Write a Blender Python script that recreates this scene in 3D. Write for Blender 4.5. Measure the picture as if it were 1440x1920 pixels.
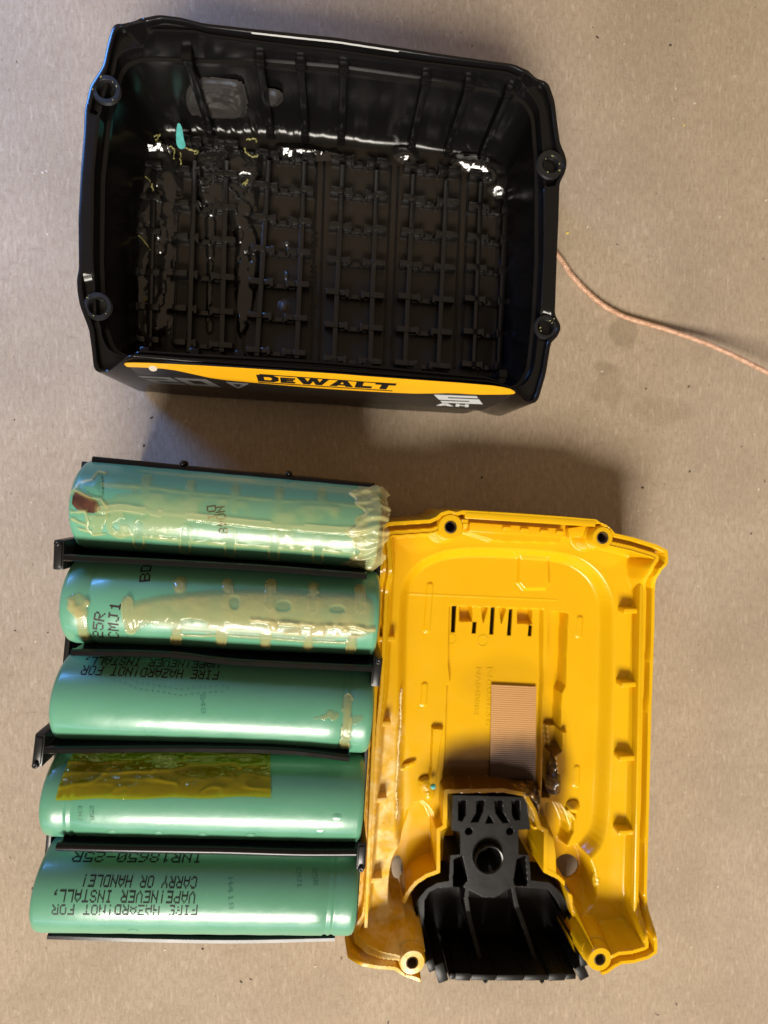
import bpy, bmesh, math, random
import numpy as np
from mathutils import Vector, Matrix
from mathutils.geometry import tessellate_polygon

for _o in list(bpy.data.objects):
    bpy.data.objects.remove(_o)
SC = bpy.context.scene
COL = SC.collection
S = 0.001                      # everything below is written in millimetres
random.seed(7)

# ------------------------------------------------------------------ camera
F, CX, CY, H = 1000.0, 720.0, 960.0, 140.0     # focal length in photo pixels, centre, height in mm
NAD = (620.0, 920.0)                            # where straight down falls in the photo
_d = Vector(((NAD[0]-CX)/F, (CY-NAD[1])/F, -1.0)).normalized()
_zw = -_d
_xw = (Vector((1, 0, 0)) - _d*_d.x).normalized()
_yw = _zw.cross(_xw)
RC = Matrix((_xw, _yw, _zw))                    # camera frame -> world frame
cam_data = bpy.data.cameras.new('camera')
cam = bpy.data.objects.new('camera', cam_data)
COL.objects.link(cam)
cam.matrix_world = Matrix.Translation((0, 0, H*S)) @ RC.to_4x4()
cam_data.sensor_fit = 'HORIZONTAL'
cam_data.sensor_width = 36.0
cam_data.lens = 36.0*F/1440.0
cam_data.clip_start = 0.005
cam_data.clip_end = 50.0
cam_data.dof.use_dof = True
cam_data.dof.focus_distance = 0.108
cam_data.dof.aperture_fstop = 24.0
SC.camera = cam
SC.render.resolution_x, SC.render.resolution_y = 768, 1024

# ------------------------------------------------------------------ light
world = bpy.data.worlds.new('World'); SC.world = world
world.use_nodes = True
bg = world.node_tree.nodes['Background']
bg.inputs[0].default_value = (0.90, 0.66, 0.45, 1)
bg.inputs[1].default_value = 0.36
SC.view_settings.view_transform = 'Standard'
SC.view_settings.look = 'None'
SC.view_settings.exposure = 0.0
SC.view_settings.gamma = 1.0
SC.cycles.use_denoising = True
SC.cycles.max_bounces = 8
SC.cycles.transparent_max_bounces = 12

def area(name, loc, target, sx, sy, power, color):
    l = bpy.data.lights.new(name, 'AREA'); l.shape = 'RECTANGLE'
    l.size, l.size_y, l.energy, l.color = sx, sy, power, color
    o = bpy.data.objects.new(name, l); COL.objects.link(o)
    o.location = loc
    o.rotation_euler = (Vector(target)-Vector(loc)).to_track_quat('-Z', 'Y').to_euler()
    return o
area('ceiling_lamp', (-0.16, -1.16, 1.02), (0.02, -0.02, 0.0), 0.75, 0.46, 42.0, (1.0, 0.925, 0.82))
win = area('window_light', (-0.30, 0.30, 0.14), (-0.14, 0.13, 0.0), 0.16, 0.16, 0.22, (0.12, 0.36, 1.0))
win.data.spread = math.radians(36)
area('far_window_light', (-0.25, -0.85, 0.30), (0.0, -0.05, 0.02), 0.9, 0.08, 1.0, (0.40, 0.64, 1.0))

# ------------------------------------------------------------------ helpers
def ray(px, py):
    return (RC @ Vector(((px-CX)/F, (CY-py)/F, -1.0))).normalized()

def P(px, py, z=0.0):
    """photo pixel -> point (mm) on the level z"""
    r = ray(px, py); t = (z-H)/r.z
    return Vector((r.x*t, r.y*t, z))

def PL(pts, z=None):
    """list of pixels -> list of (x, y); a third entry of a pixel is its own level"""
    out = []
    for p in pts:
        q = P(p[0], p[1], p[2] if z is None else z)
        out.append((q.x, q.y))
    return out

def chaikin(pts, n=2):
    for _ in range(n):
        out = []
        for i in range(len(pts)):
            a, b = np.array(pts[i], float), np.array(pts[(i+1) % len(pts)], float)
            out += [tuple(a*.75+b*.25), tuple(a*.25+b*.75)]
        pts = out
    return pts

def empty(name, label, cat, loc, group=None):
    o = bpy.data.objects.new(name, None); COL.objects.link(o)
    o.empty_display_size = 0.005
    o.location = Vector(loc)*S
    o['label'] = label; o['category'] = cat
    if group: o['group'] = group
    return o

def link(name, me, mat, parent=None, at=None):
    o = bpy.data.objects.new(name, me); COL.objects.link(o)
    if mat and not me.materials: me.materials.append(mat)
    pos = Vector(at)*S if at is not None else Vector((0, 0, 0))
    if parent is not None:
        o.parent = parent
        root = parent
        off = parent.location.copy()
        while root.parent is not None:
            root = root.parent; off += root.location
        pos = pos - off
    o.location = pos
    return o

def mesh(name, v, f, smooth=True, angle=None):
    me = bpy.data.meshes.new(name)
    me.from_pydata([(a[0]*S, a[1]*S, a[2]*S) for a in v], [], [tuple(int(i) for i in q) for q in f])
    me.validate(); me.update()
    if smooth:
        me.shade_smooth() if hasattr(me, 'shade_smooth') else None
        for p in me.polygons: p.use_smooth = True
        if angle is not None:
            me.set_sharp_from_angle(angle=math.radians(angle))
    return me

def part(name, v, f, mat, parent=None, smooth=True, angle=None):
    return link(name, mesh(name, v, f, smooth, angle), mat, parent)

def box_vf(c, ex, ey, ez, bev=0.0):
    """box from centre c and half-extent vectors, bevelled; returns verts, faces"""
    bm = bmesh.new()
    bmesh.ops.create_cube(bm, size=2.0)
    L = (ex.length, ey.length, ez.length)
    for v in bm.verts: v.co = Vector((v.co.x*L[0], v.co.y*L[1], v.co.z*L[2]))
    if bev > 0:
        bmesh.ops.bevel(bm, geom=list(bm.edges), offset=bev, segments=2, profile=0.5, affect='EDGES')
    R = Matrix((ex.normalized(), ey.normalized(), ez.normalized())).transposed()
    v = [R @ q.co + Vector(c) for q in bm.verts]
    bm.verts.index_update()
    f = [[q.index for q in p.verts] for p in bm.faces]
    bm.free()
    return v, f

def join(parts):
    V, Fs = [], []
    for v, f in parts:
        n = len(V); V += list(v); Fs += [[i+n for i in q] for q in f]
    return V, Fs

def lathe_vf(prof, c, n=28, ax=None):
    """revolve (r, z) about vertical through c (or a given frame (a, b, axis))"""
    a, b, w = ax if ax else (Vector((1, 0, 0)), Vector((0, 1, 0)), Vector((0, 0, 1)))
    V, Fs = [], []
    for r, z in prof:
        for k in range(n):
            t = 2*math.pi*k/n
            V.append(Vector(c) + a*(r*math.cos(t)) + b*(r*math.sin(t)) + w*z)
    for i in range(len(prof)-1):
        for k in range(n):
            Fs.append([i*n+k, i*n+(k+1) % n, (i+1)*n+(k+1) % n, (i+1)*n+k])
    return V, Fs

def tube_vf(path, rad, n=8, caps=True):
    path = [Vector(p) for p in path]
    V, Fs = [], []
    up = Vector((0, 0, 1))
    for i, p in enumerate(path):
        t = (path[min(i+1, len(path)-1)] - path[max(i-1, 0)]).normalized()
        a = t.cross(up)
        if a.length < 1e-4: a = Vector((1, 0, 0))
        a.normalize(); b = a.cross(t)
        r = rad[i] if hasattr(rad, '__len__') else rad
        for k in range(n):
            q = 2*math.pi*k/n
            V.append(p + a*(r*math.cos(q)) + b*(r*math.sin(q)))
    for i in range(len(path)-1):
        for k in range(n):
            Fs.append([i*n+k, i*n+(k+1) % n, (i+1)*n+(k+1) % n, (i+1)*n+k])
    if caps:
        Fs.append(list(range(n))[::-1]); m = (len(path)-1)*n; Fs.append([m+k for k in range(n)])
    return V, Fs

def spline(pts, n=12):
    pts = [Vector(p) for p in pts]
    out = []
    for i in range(len(pts)-1):
        p0, p1, p2, p3 = pts[max(i-1, 0)], pts[i], pts[i+1], pts[min(i+2, len(pts)-1)]
        for k in range(n):
            t = k/n
            out.append(0.5*((2*p1)+(p2-p0)*t+(2*p0-5*p1+4*p2-p3)*t*t+(3*p1-p0-3*p2+p3)*t**3))
    out.append(pts[-1])
    return out

# --- arrays: signed distance (positive inside), smooth steps, value noise
def sdf(poly, X, Y):
    p = np.array(poly, float); q = np.roll(p, -1, axis=0)
    best = np.full(X.shape, 1e9); inside = np.zeros(X.shape, bool)
    for (ax, ay), (bx, by) in zip(p, q):
        dx, dy = bx-ax, by-ay
        L = dx*dx+dy*dy+1e-12
        t = np.clip(((X-ax)*dx+(Y-ay)*dy)/L, 0, 1)
        best = np.minimum(best, (X-ax-t*dx)**2+(Y-ay-t*dy)**2)
        c = ((ay > Y) != (by > Y))
        with np.errstate(divide='ignore', invalid='ignore'):
            xi = (bx-ax)*(Y-ay)/(by-ay+1e-12)+ax
        inside ^= (c & (X < xi))
    d = np.sqrt(best)
    return np.where(inside, d, -d)

def nearest(poly, x, y):
    best = None
    for i in range(len(poly)):
        ax, ay = poly[i]; bx, by = poly[(i+1) % len(poly)]
        dx, dy = bx-ax, by-ay
        t = max(0, min(1, ((x-ax)*dx+(y-ay)*dy)/(dx*dx+dy*dy+1e-12)))
        qx, qy = ax+t*dx, ay+t*dy
        d = (x-qx)**2+(y-qy)**2
        if best is None or d < best[0]: best = (d, qx, qy)
    return best

def ss(x, a, b):
    t = np.clip((x-a)/(b-a), 0, 1)
    return t*t*(3-2*t)

def segd(X, Y, pts):
    best = np.full(X.shape, 1e9)
    for (ax, ay), (bx, by) in zip(pts[:-1], pts[1:]):
        dx, dy = bx-ax, by-ay
        t = np.clip(((X-ax)*dx+(Y-ay)*dy)/(dx*dx+dy*dy+1e-12), 0, 1)
        best = np.minimum(best, (X-ax-t*dx)**2+(Y-ay-t*dy)**2)
    return np.sqrt(best)

def vn(X, Y, sc, seed=0):
    rs = np.random.RandomState(seed); T = rs.rand(64, 64)
    x, y = X/sc, Y/sc
    xi, yi = np.floor(x).astype(int), np.floor(y).astype(int)
    fx, fy = x-xi, y-yi
    fx, fy = fx*fx*(3-2*fx), fy*fy*(3-2*fy)
    g = lambda i, j: T[i % 64, j % 64]
    return (g(xi, yi)*(1-fx)*(1-fy)+g(xi+1, yi)*fx*(1-fy)+g(xi, yi+1)*(1-fx)*fy+g(xi+1, yi+1)*fx*fy)

def fbm(X, Y, sc, seed=0, o=3):
    r, a, t = 0, 1, 0
    for k in range(o):
        r = r+a*vn(X+17.3*k, Y-9.1*k, sc/2**k, seed+k); t += a; a *= .5
    return r/t

def relief(name, outline, zf, res, mat, parent, holes=(), depth=None, zbot=None, flare=0.0):
    """moulded sheet: heights zf(X, Y) inside outline, edges dropped by depth or down to zbot"""
    o = np.array(outline)
    x0, y0 = o.min(0)-res; x1, y1 = o.max(0)+res
    nx, ny = int((x1-x0)/res)+2, int((y1-y0)/res)+2
    gx = x0+np.arange(nx)*res; gy = y0+np.arange(ny)*res
    X, Y = np.meshgrid(gx, gy)
    d = sdf(outline, X, Y)
    keep = d > 0
    hds = []
    for h in holes:
        hd = sdf(h, X, Y); hds.append(hd); keep &= hd < 0
    fk = keep[:-1, :-1] & keep[1:, :-1] & keep[:-1, 1:] & keep[1:, 1:]
    idx = -np.ones(X.shape, int)
    used = np.zeros(X.shape, bool)
    used[:-1, :-1] |= fk; used[1:, :-1] |= fk; used[:-1, 1:] |= fk; used[1:, 1:] |= fk
    idx[used] = np.arange(used.sum())
    xs, ys = X[used].copy(), Y[used].copy(); ds = d[used]
    # boundary corners are moved onto the outline, so the edge is smooth
    for k in np.nonzero(ds < 1.5*res)[0]:
        _, qx, qy = nearest(outline, xs[k], ys[k]); xs[k], ys[k] = qx, qy
    for h, hd in zip(holes, hds):
        hh = hd[used]
        for k in np.nonzero(hh > -1.5*res)[0]:
            _, qx, qy = nearest(h, xs[k], ys[k]); xs[k], ys[k] = qx, qy
    zs = zf(xs, ys)
    J, I = np.nonzero(fk)
    faces = np.stack([idx[J, I], idx[J, I+1], idx[J+1, I+1], idx[J+1, I]], 1)
    V = np.stack([xs, ys, zs], 1)
    # edges that belong to one face only
    e = np.concatenate([faces[:, [0, 1]], faces[:, [1, 2]], faces[:, [2, 3]], faces[:, [3, 0]]])
    key = np.sort(e, 1); kk = key[:, 0].astype(np.int64)*len(V)+key[:, 1]
    _, inv, cnt = np.unique(kk, return_inverse=True, return_counts=True)
    be = e[cnt[inv] == 1]
    if depth is not None or zbot is not None:
        bv = np.unique(be); m = -np.ones(len(V), int); m[bv] = len(V)+np.arange(len(bv))
        low = V[bv].copy()
        low[:, 2] = low[:, 2]-depth if zbot is None else (zbot(low) if callable(zbot) else zbot)
        if flare:
            c = o.mean(0); r = low[:, :2]-c; L = np.linalg.norm(r, axis=1)[:, None]
            low[:, :2] -= r/L*flare
        V = np.concatenate([V, low])
        faces = np.concatenate([faces, np.stack([be[:, 1], be[:, 0], m[be[:, 0]], m[be[:, 1]]], 1)])
    me = bpy.data.meshes.new(name)
    me.from_pydata((V*S).tolist(), [], faces.tolist())
    me.update()
    for p in me.polygons: p.use_smooth = True
    me.set_sharp_from_angle(angle=math.radians(50))
    return link(name, me, mat, parent)

def flat_poly(loops, to3d):
    """polygon with holes -> verts, faces through to3d(x, y)"""
    pts = [p for l in loops for p in l]
    tris = tessellate_polygon([[Vector((x, y, 0)) for x, y in l] for l in loops])
    V = [to3d(x, y) for x, y in pts]
    Fs = []
    for t in tris:
        a, b, c = [Vector(pts[i]) for i in t]
        cr = (b-a).cross(c-a) if hasattr(a, 'cross') else 0
        Fs.append(list(t) if cr > 0 else list(t)[::-1])
    return V, Fs

# ------------------------------------------------------------------ materials
def mat_new(name):
    m = bpy.data.materials.new(name); m.use_nodes = True
    nt = m.node_tree; b = nt.nodes['Principled BSDF']
    return m, nt, b

def node(nt, t, **kw):
    n = nt.nodes.new(t)
    for k, v in kw.items():
        if k in n.inputs.keys() if hasattr(n.inputs, 'keys') else False: n.inputs[k].default_value = v
        else: setattr(n, k, v)
    return n

def noise(nt, scale, detail=3, rough=.5, stretch=None, dist=0.0):
    tc = nt.nodes.new('ShaderNodeTexCoord')
    out = tc.outputs['Object']
    if stretch:
        mp = nt.nodes.new('ShaderNodeMapping'); mp.inputs['Scale'].default_value = stretch
        nt.links.new(out, mp.inputs[0]); out = mp.outputs[0]
    n = nt.nodes.new('ShaderNodeTexNoise')
    n.inputs['Scale'].default_value = scale; n.inputs['Detail'].default_value = detail
    n.inputs['Roughness'].default_value = rough; n.inputs['Distortion'].default_value = dist
    nt.links.new(out, n.inputs['Vector'])
    return n.outputs['Fac']

def ramp(nt, fac, stops):
    r = nt.nodes.new('ShaderNodeValToRGB'); nt.links.new(fac, r.inputs[0])
    e = r.color_ramp.elements
    e[0].position, e[0].color = stops[0][0], (*stops[0][1], 1)
    e[1].position, e[1].color = stops[-1][0], (*stops[-1][1], 1)
    for p, c in stops[1:-1]:
        q = e.new(p); q.color = (*c, 1)
    return r.outputs[0]

def maprange(nt, v, a, b, c=0.0, d=1.0):
    n = nt.nodes.new('ShaderNodeMapRange'); nt.links.new(v, n.inputs[0])
    for i, q in enumerate((a, b, c, d)): n.inputs[i+1].default_value = q
    n.interpolation_type = 'SMOOTHSTEP'
    return n.outputs[0]

def math_(nt, op, a, b=None):
    n = nt.nodes.new('ShaderNodeMath'); n.operation = op
    for i, q in enumerate((a, b)):
        if q is None: continue
        if isinstance(q, (int, float)): n.inputs[i].default_value = q
        else: nt.links.new(q, n.inputs[i])
    return n.outputs[0]

def mix(nt, fac, a, b, mode='MIX'):
    n = nt.nodes.new('ShaderNodeMix'); n.data_type = 'RGBA'; n.blend_type = mode
    for s, q in ((n.inputs[0], fac), (n.inputs[6], a), (n.inputs[7], b)):
        if isinstance(q, (int, float)): s.default_value = q
        elif isinstance(q, tuple): s.default_value = (*q, 1)
        else: nt.links.new(q, s)
    return n.outputs[2]

def bump(nt, b, h, strength, dist):
    n = nt.nodes.new('ShaderNodeBump'); n.inputs['Strength'].default_value = strength
    n.inputs['Distance'].default_value = dist*S
    nt.links.new(h, n.inputs['Height']); nt.links.new(n.outputs[0], b.inputs['Normal'])

def blob(nt, cx, cy, rx, ry, soft=.5, wob=.35, wscale=300):
    """mask of an irregular patch centred at (cx, cy) mm on the level of the object's own coordinates"""
    tc = nt.nodes.new('ShaderNodeTexCoord'); sp = nt.nodes.new('ShaderNodeSeparateXYZ')
    nt.links.new(tc.outputs['Object'], sp.inputs[0])
    dx = math_(nt, 'DIVIDE', math_(nt, 'SUBTRACT', sp.outputs[0], cx*S), rx*S)
    dy = math_(nt, 'DIVIDE', math_(nt, 'SUBTRACT', sp.outputs[1], cy*S), ry*S)
    r = math_(nt, 'SQRT', math_(nt, 'ADD', math_(nt, 'MULTIPLY', dx, dx), math_(nt, 'MULTIPLY', dy, dy)))
    n = noise(nt, wscale, 3)
    r = math_(nt, 'ADD', r, math_(nt, 'MULTIPLY', math_(nt, 'SUBTRACT', n, .5), wob*2))
    return maprange(nt, r, 1.0+soft*.5, 1.0-soft*.5)

def plastic(name, col, rough, spec=.5, bscale=900, bstr=.08, coat=0, sss=0):
    m, nt, b = mat_new(name)
    b.inputs['Base Color'].default_value = (*col, 1)
    n = noise(nt, 260, 4)
    nt.links.new(maprange(nt, n, .3, .7, rough*.92, rough*1.10), b.inputs['Roughness'])
    b.inputs['Specular IOR Level'].default_value = spec
    b.inputs['Coat Weight'].default_value = coat
    if sss:
        b.inputs['Subsurface Weight'].default_value = sss
        b.inputs['Subsurface Radius'].default_value = (1, .5, .1)
        b.inputs['Subsurface Scale'].default_value = 0.0015
    bump(nt, b, noise(nt, bscale, 3), bstr, .15)
    return m

M = {}
def build_materials():
    # cardboard
    m, nt, b = mat_new('cardboard')
    fib = noise(nt, 900, 4, .6, (1.6, .45, 1))
    fine = noise(nt, 3200, 3, .6, (1.3, .5, 1))
    big = noise(nt, 28, 3, .55)
    c = ramp(nt, big, [(.28, (.305, .245, .174)), (.72, (.400, .324, .236))])
    c = mix(nt, maprange(nt, fib, .38, .66, 0, .42), c, (.235, .170, .115))
    c = mix(nt, maprange(nt, fine, .54, .72, 0, .42), c, (.56, .46, .36))
    c = mix(nt, maprange(nt, noise(nt, 620, 3, .55, (1.7, .42, 1), .8), .57, .68, 0, .30), c, (.54, .45, .35))
    c = mix(nt, maprange(nt, noise(nt, 560, 3, .55, (.5, 2.0, 1), .6), .60, .70, 0, .28), c, (.21, .155, .105))
    c = mix(nt, maprange(nt, noise(nt, 1500, 2, .5, (1, .6, 1)), .66, .74, 0, .6), c, (.15, .10, .07))
    for (px, py, rx, ry, k) in ((1168, 622, 4.3, 5.2, .32), (1140, 728, 5.0, 6.5, .24), (1240, 770, 11, 4.0, .15),
                                (1130, 690, 2.5, 2.0, .2), (1310, 660, 4.0, 2.5, .12)):
        q = P(px, py, 0)
        c = mix(nt, math_(nt, 'MULTIPLY', blob(nt, q.x, q.y, rx*.9, ry*.9, .35, .75, 190), k), c, (.13, .095, .06))
    nt.links.new(c, b.inputs['Base Color'])
    b.inputs['Roughness'].default_value = .82
    b.inputs['Specular IOR Level'].default_value = .25
    bump(nt, b, mix(nt, .5, fib, fine), .55, .28)
    M['cardboard'] = m
    M['black'] = plastic('black_plastic', (.0050, .0047, .0046), .20, .30, 500, .02)
    M['floor_black'] = plastic('satin_black_brown_reflection', (.0165, .0130, .0098), .34, .34, 700, .05)  # warm brown reflection on the black floor, painted into its base colour
    M['clip'] = plastic('clip_black_plastic', (.0055, .0052, .0052), .24, .65, 500, .03)
    M['film_pale'] = plastic('pale_clear_adhesive', (.034, .031, .029), .20, .5, 330, .4)
    M['film_disc'] = plastic('adhesive_disc_reflection', (.085, .074, .064), .30, .5, 330, .2)  # clear adhesive with its reflection put in as a pale base colour
    M['black_satin'] = plastic('satin_black_plastic', (.010, .010, .010), .33, .4, 900, .10)
    M['latch'] = plastic('latch_black_plastic', (.0070, .0066, .0062), .36, .16, 1200, .08)
    M['label_black'] = plastic('label_black', (.010, .010, .010), .30, .4)
    M['label_yellow'] = plastic('label_yellow', (.85, .43, .008), .32, .4, 900, .02)
    M['label_grey'] = plastic('label_grey', (.17, .17, .17), .45, .3)
    M['label_white'] = plastic('label_white', (.50, .52, .52), .45, .3)
    M['logo_black'] = plastic('logo_black', (.008, .008, .008), .45, .3)
    M['ink'] = plastic('brown_black_ink', (.022, .014, .014), .5, .3)
    M['ink_dark'] = plastic('dark_ink', (.008, .014, .012), .5, .3)
    M['ink_faint'] = plastic('faint_teal_ink', (.060, .215, .135), .4, .3)
    M['teal_scrap'] = plastic('teal_scrap', (.10, .46, .44), .4, .4)
    # yellow cover plastic with soot, adhesive bloom
    m, nt, b = mat_new('yellow_plastic')
    c = ramp(nt, noise(nt, 60, 3), [(.3, (.650, .368, .003)), (.7, (.69, .395, .004))])
    q1, q2, q3 = P(905, 1438, 6), P(965, 1440, 6), P(1016, 1440, 5)
    s1 = blob(nt, q1.x, q1.y, 14.0, 8.0, .9, .10, 120)
    s2 = blob(nt, q3.x, q3.y, 6.0, 15.0, .9, .15, 150)
    s4 = P(955, 1275, 6); s4 = blob(nt, s4.x, s4.y, 12, 6, .9, .15, 120)
    c = mix(nt, math_(nt, 'MULTIPLY', s4, .22), c, (.30, .14, .004))
    c = mix(nt, math_(nt, 'MULTIPLY', s1, .95), c, (.060, .024, .005))
    c = mix(nt, math_(nt, 'MULTIPLY', s2, .88), c, (.080, .028, .005))
    for (px, py, rx, ry, k) in ((716, 1580, 4.6, 24, .80), (745, 1450, 2.2, 13, .45), (722, 1738, 6, 9, .80), (758, 1716, 6, 6, .6), (722, 1420, 3, 10, .4)):
        q = P(px, py, 11)
        mk = blob(nt, q.x, q.y, rx, ry, .5, .9, 300)
        st = maprange(nt, noise(nt, 230, 5, .6, None, .5), .36, .70)
        c = mix(nt, math_(nt, 'MULTIPLY', math_(nt, 'MULTIPLY', mk, st), k), c, (.80, .62, .30))
    nt.links.new(c, b.inputs['Base Color'])
    q = P(716, 1560, 11)
    mt = blob(nt, q.x, q.y, 6.5, 34, .6, .3, 200)
    nt.links.new(math_(nt, 'ADD', maprange(nt, noise(nt, 200, 4), .3, .7, .15, .24), math_(nt, 'MULTIPLY', mt, .45)), b.inputs['Roughness'])
    b.inputs['Specular IOR Level'].default_value = .36
    b.inputs['Subsurface Weight'].default_value = .12
    b.inputs['Subsurface Radius'].default_value = (1, .45, .05)
    b.inputs['Subsurface Scale'].default_value = .002
    bump(nt, b, noise(nt, 260, 4), .10, .3)
    M['yellow'] = m
    # shrink sleeve
    m, nt, b = mat_new('teal_sleeve')
    c = ramp(nt, noise(nt, 70, 3, .5, (.4, 1.5, 1)), [(.3, (.094, .292, .178)), (.7, (.114, .330, .206))])
    nt.links.new(c, b.inputs['Base Color'])
    nt.links.new(maprange(nt, noise(nt, 220, 4), .3, .7, .27, .36), b.inputs['Roughness'])
    b.inputs['Specular IOR Level'].default_value = .55
    b.inputs['Coat Weight'].default_value = .18
    b.inputs['Coat Roughness'].default_value = .07
    bump(nt, b, mix(nt, .35, noise(nt, 110, 3, .5, (.35, 1.6, 1)), noise(nt, 700, 3)), .22, .30)
    M['sleeve'] = m
    # adhesive: see-through where thin, cream where thick (thickness is stored on the mesh)
    def adhesive(name, edge, col, thick, lo, hi, amax, rough=.09):
        m, nt, b = mat_new(name)
        at = nt.nodes.new('ShaderNodeAttribute'); at.attribute_name = 'thickness'
        th = math_(nt, 'ADD', at.outputs['Fac'], math_(nt, 'MULTIPLY', math_(nt, 'SUBTRACT', noise(nt, 330, 3), .5), .12))
        cc = ramp(nt, th, [(.03, edge), (.14, tuple(.5*x+.5*y for x, y in zip(edge, col))), (.32, col), (.62, thick)])
        nt.links.new(cc, b.inputs['Base Color'])
        al = nt.nodes.new('ShaderNodeValToRGB'); nt.links.new(th, al.inputs[0])
        e = al.color_ramp.elements; e[0].position = .02; e[0].color = (.30,)*3+(1,); e[1].position = .70; e[1].color = (amax,)*3+(1,)
        q = e.new(.12); q.color = (lo,)*3+(1,); q = e.new(.36); q.color = (hi,)*3+(1,)
        nt.links.new(al.outputs[0], b.inputs['Alpha'])
        b.inputs['Roughness'].default_value = rough
        b.inputs['Specular IOR Level'].default_value = .6
        bump(nt, b, noise(nt, 520, 3), .45, .35)
        return m
    M['adhesive'] = adhesive('cream_adhesive', (.36, .30, .09), (.46, .47, .13), (.64, .58, .28), .13, .27, .60)
    M['adhesive_amber'] = adhesive('amber_adhesive', (.40, .26, .07), (.46, .41, .15), (.54, .44, .17), .20, .40, .64)
    M['crust'] = plastic('yellow_green_crust', (.27, .26, .09), .45, .5, 700, .5)
    # clear adhesive lying on black plastic
    m, nt, b = mat_new('clear_adhesive_on_black')
    b.inputs['Base Color'].default_value = (.009, .0085, .008, 1)
    b.inputs['Roughness'].default_value = .11
    b.inputs['Specular IOR Level'].default_value = .75
    bump(nt, b, noise(nt, 330, 3, .5, None, .6), .5, .5)
    M['film'] = m
    # amber tape: thin transparent film
    m, nt, b = mat_new('amber_tape')
    tr = nt.nodes.new('ShaderNodeBsdfTransparent'); tr.inputs[0].default_value = (.97, .80, .10, 1)
    gl = nt.nodes.new('ShaderNodeBsdfGlossy'); gl.inputs['Roughness'].default_value = .05
    gl.inputs[0].default_value = (1, .88, .45, 1)
    df = nt.nodes.new('ShaderNodeBsdfDiffuse'); df.inputs[0].default_value = (.55, .43, .01, 1)
    m1 = nt.nodes.new('ShaderNodeMixShader'); m1.inputs[0].default_value = .27
    nt.links.new(tr.outputs[0], m1.inputs[1]); nt.links.new(df.outputs[0], m1.inputs[2])
    fr = nt.nodes.new('ShaderNodeFresnel'); fr.inputs[0].default_value = 1.7
    bp = nt.nodes.new('ShaderNodeBump'); bp.inputs['Strength'].default_value = .8; bp.inputs['Distance'].default_value = .8*S
    nt.links.new(noise(nt, 330, 3, .5, None, 1.0), bp.inputs['Height'])
    nt.links.new(bp.outputs[0], gl.inputs['Normal']); nt.links.new(bp.outputs[0], fr.inputs['Normal'])
    m2 = nt.nodes.new('ShaderNodeMixShader')
    nt.links.new(fr.outputs[0], m2.inputs[0]); nt.links.new(m1.outputs[0], m2.inputs[1]); nt.links.new(gl.outputs[0], m2.inputs[2])
    nt.links.new(m2.outputs[0], nt.nodes['Material Output'].inputs[0])
    M['tape'] = m
    # woven bronze pad with soot
    m, nt, b = mat_new('woven_bronze_pad')
    q = P(965, 1450, 6)
    sm = blob(nt, q.x, q.y, 16, 9.5, .9, .15, 200)
    c = mix(nt, math_(nt, 'MULTIPLY', sm, .96), (.45, .245, .090), (.030, .016, .014))
    nt.links.new(c, b.inputs['Base Color'])
    b.inputs['Metallic'].default_value = .2; b.inputs['Roughness'].default_value = .5; b.inputs['Specular IOR Level'].default_value = .3
    M['pad'] = m
    m, nt, b = mat_new('charred_plastic')
    c = ramp(nt, noise(nt, 380, 4), [(.35, (.012, .007, .005)), (.55, (.07, .035, .010)), (.72, (.34, .17, .02))])
    nt.links.new(c, b.inputs['Base Color']); b.inputs['Roughness'].default_value = .22
    bump(nt, b, noise(nt, 500, 3), .4, .4)
    M['char'] = m
    m, nt, b = mat_new('bare_copper_brown')
    c = ramp(nt, noise(nt, 500, 4), [(.3, (.055, .022, .014)), (.7, (.16, .065, .038))])
    nt.links.new(c, b.inputs['Base Color']); b.inputs['Roughness'].default_value = .35; b.inputs['Metallic'].default_value = .3
    M['copper'] = m
    m, nt, b = mat_new('tan_braid')
    c = ramp(nt, noise(nt, 700, 3), [(.3, (.48, .28, .17)), (.7, (.72, .48, .34))])
    nt.links.new(c, b.inputs['Base Color']); b.inputs['Roughness'].default_value = .38; b.inputs['Metallic'].default_value = .25
    M['braid'] = m
    M['fleck_dark'] = plastic('dark_fleck', (.03, .022, .018), .7, .2)
    M['fleck_pale'] = plastic('pale_fleck', (.62, .55, .44), .7, .2)
    M['fleck_yellow'] = plastic('yellow_fleck', (.70, .55, .08), .6, .2)
    M['bore'] = plastic('yellow_brown_bore', (.09, .055, .02), .5, .3, 900, .5)  # dark yellow-brown lining of the screw holes
    M['steel'] = plastic('cell_end_steel', (.35, .34, .32), .35, .5)
build_materials()

# ------------------------------------------------------------------ surface
v, f = [(-600, -600, 0), (600, -600, 0), (600, 600, 0), (-600, 600, 0), (-600, -600, -3), (600, -600, -3), (600, 600, -3), (-600, 600, -3)], \
       [(0, 1, 2, 3), (7, 6, 5, 4), (0, 4, 5, 1), (1, 5, 6, 2), (2, 6, 7, 3), (3, 7, 4, 0)]
o = part('cardboard_sheet', v, f, M['cardboard'], None, smooth=False)
o['kind'] = 'structure'; o['label'] = 'brown fibrous cardboard sheet with dark damp stains under everything'

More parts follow.
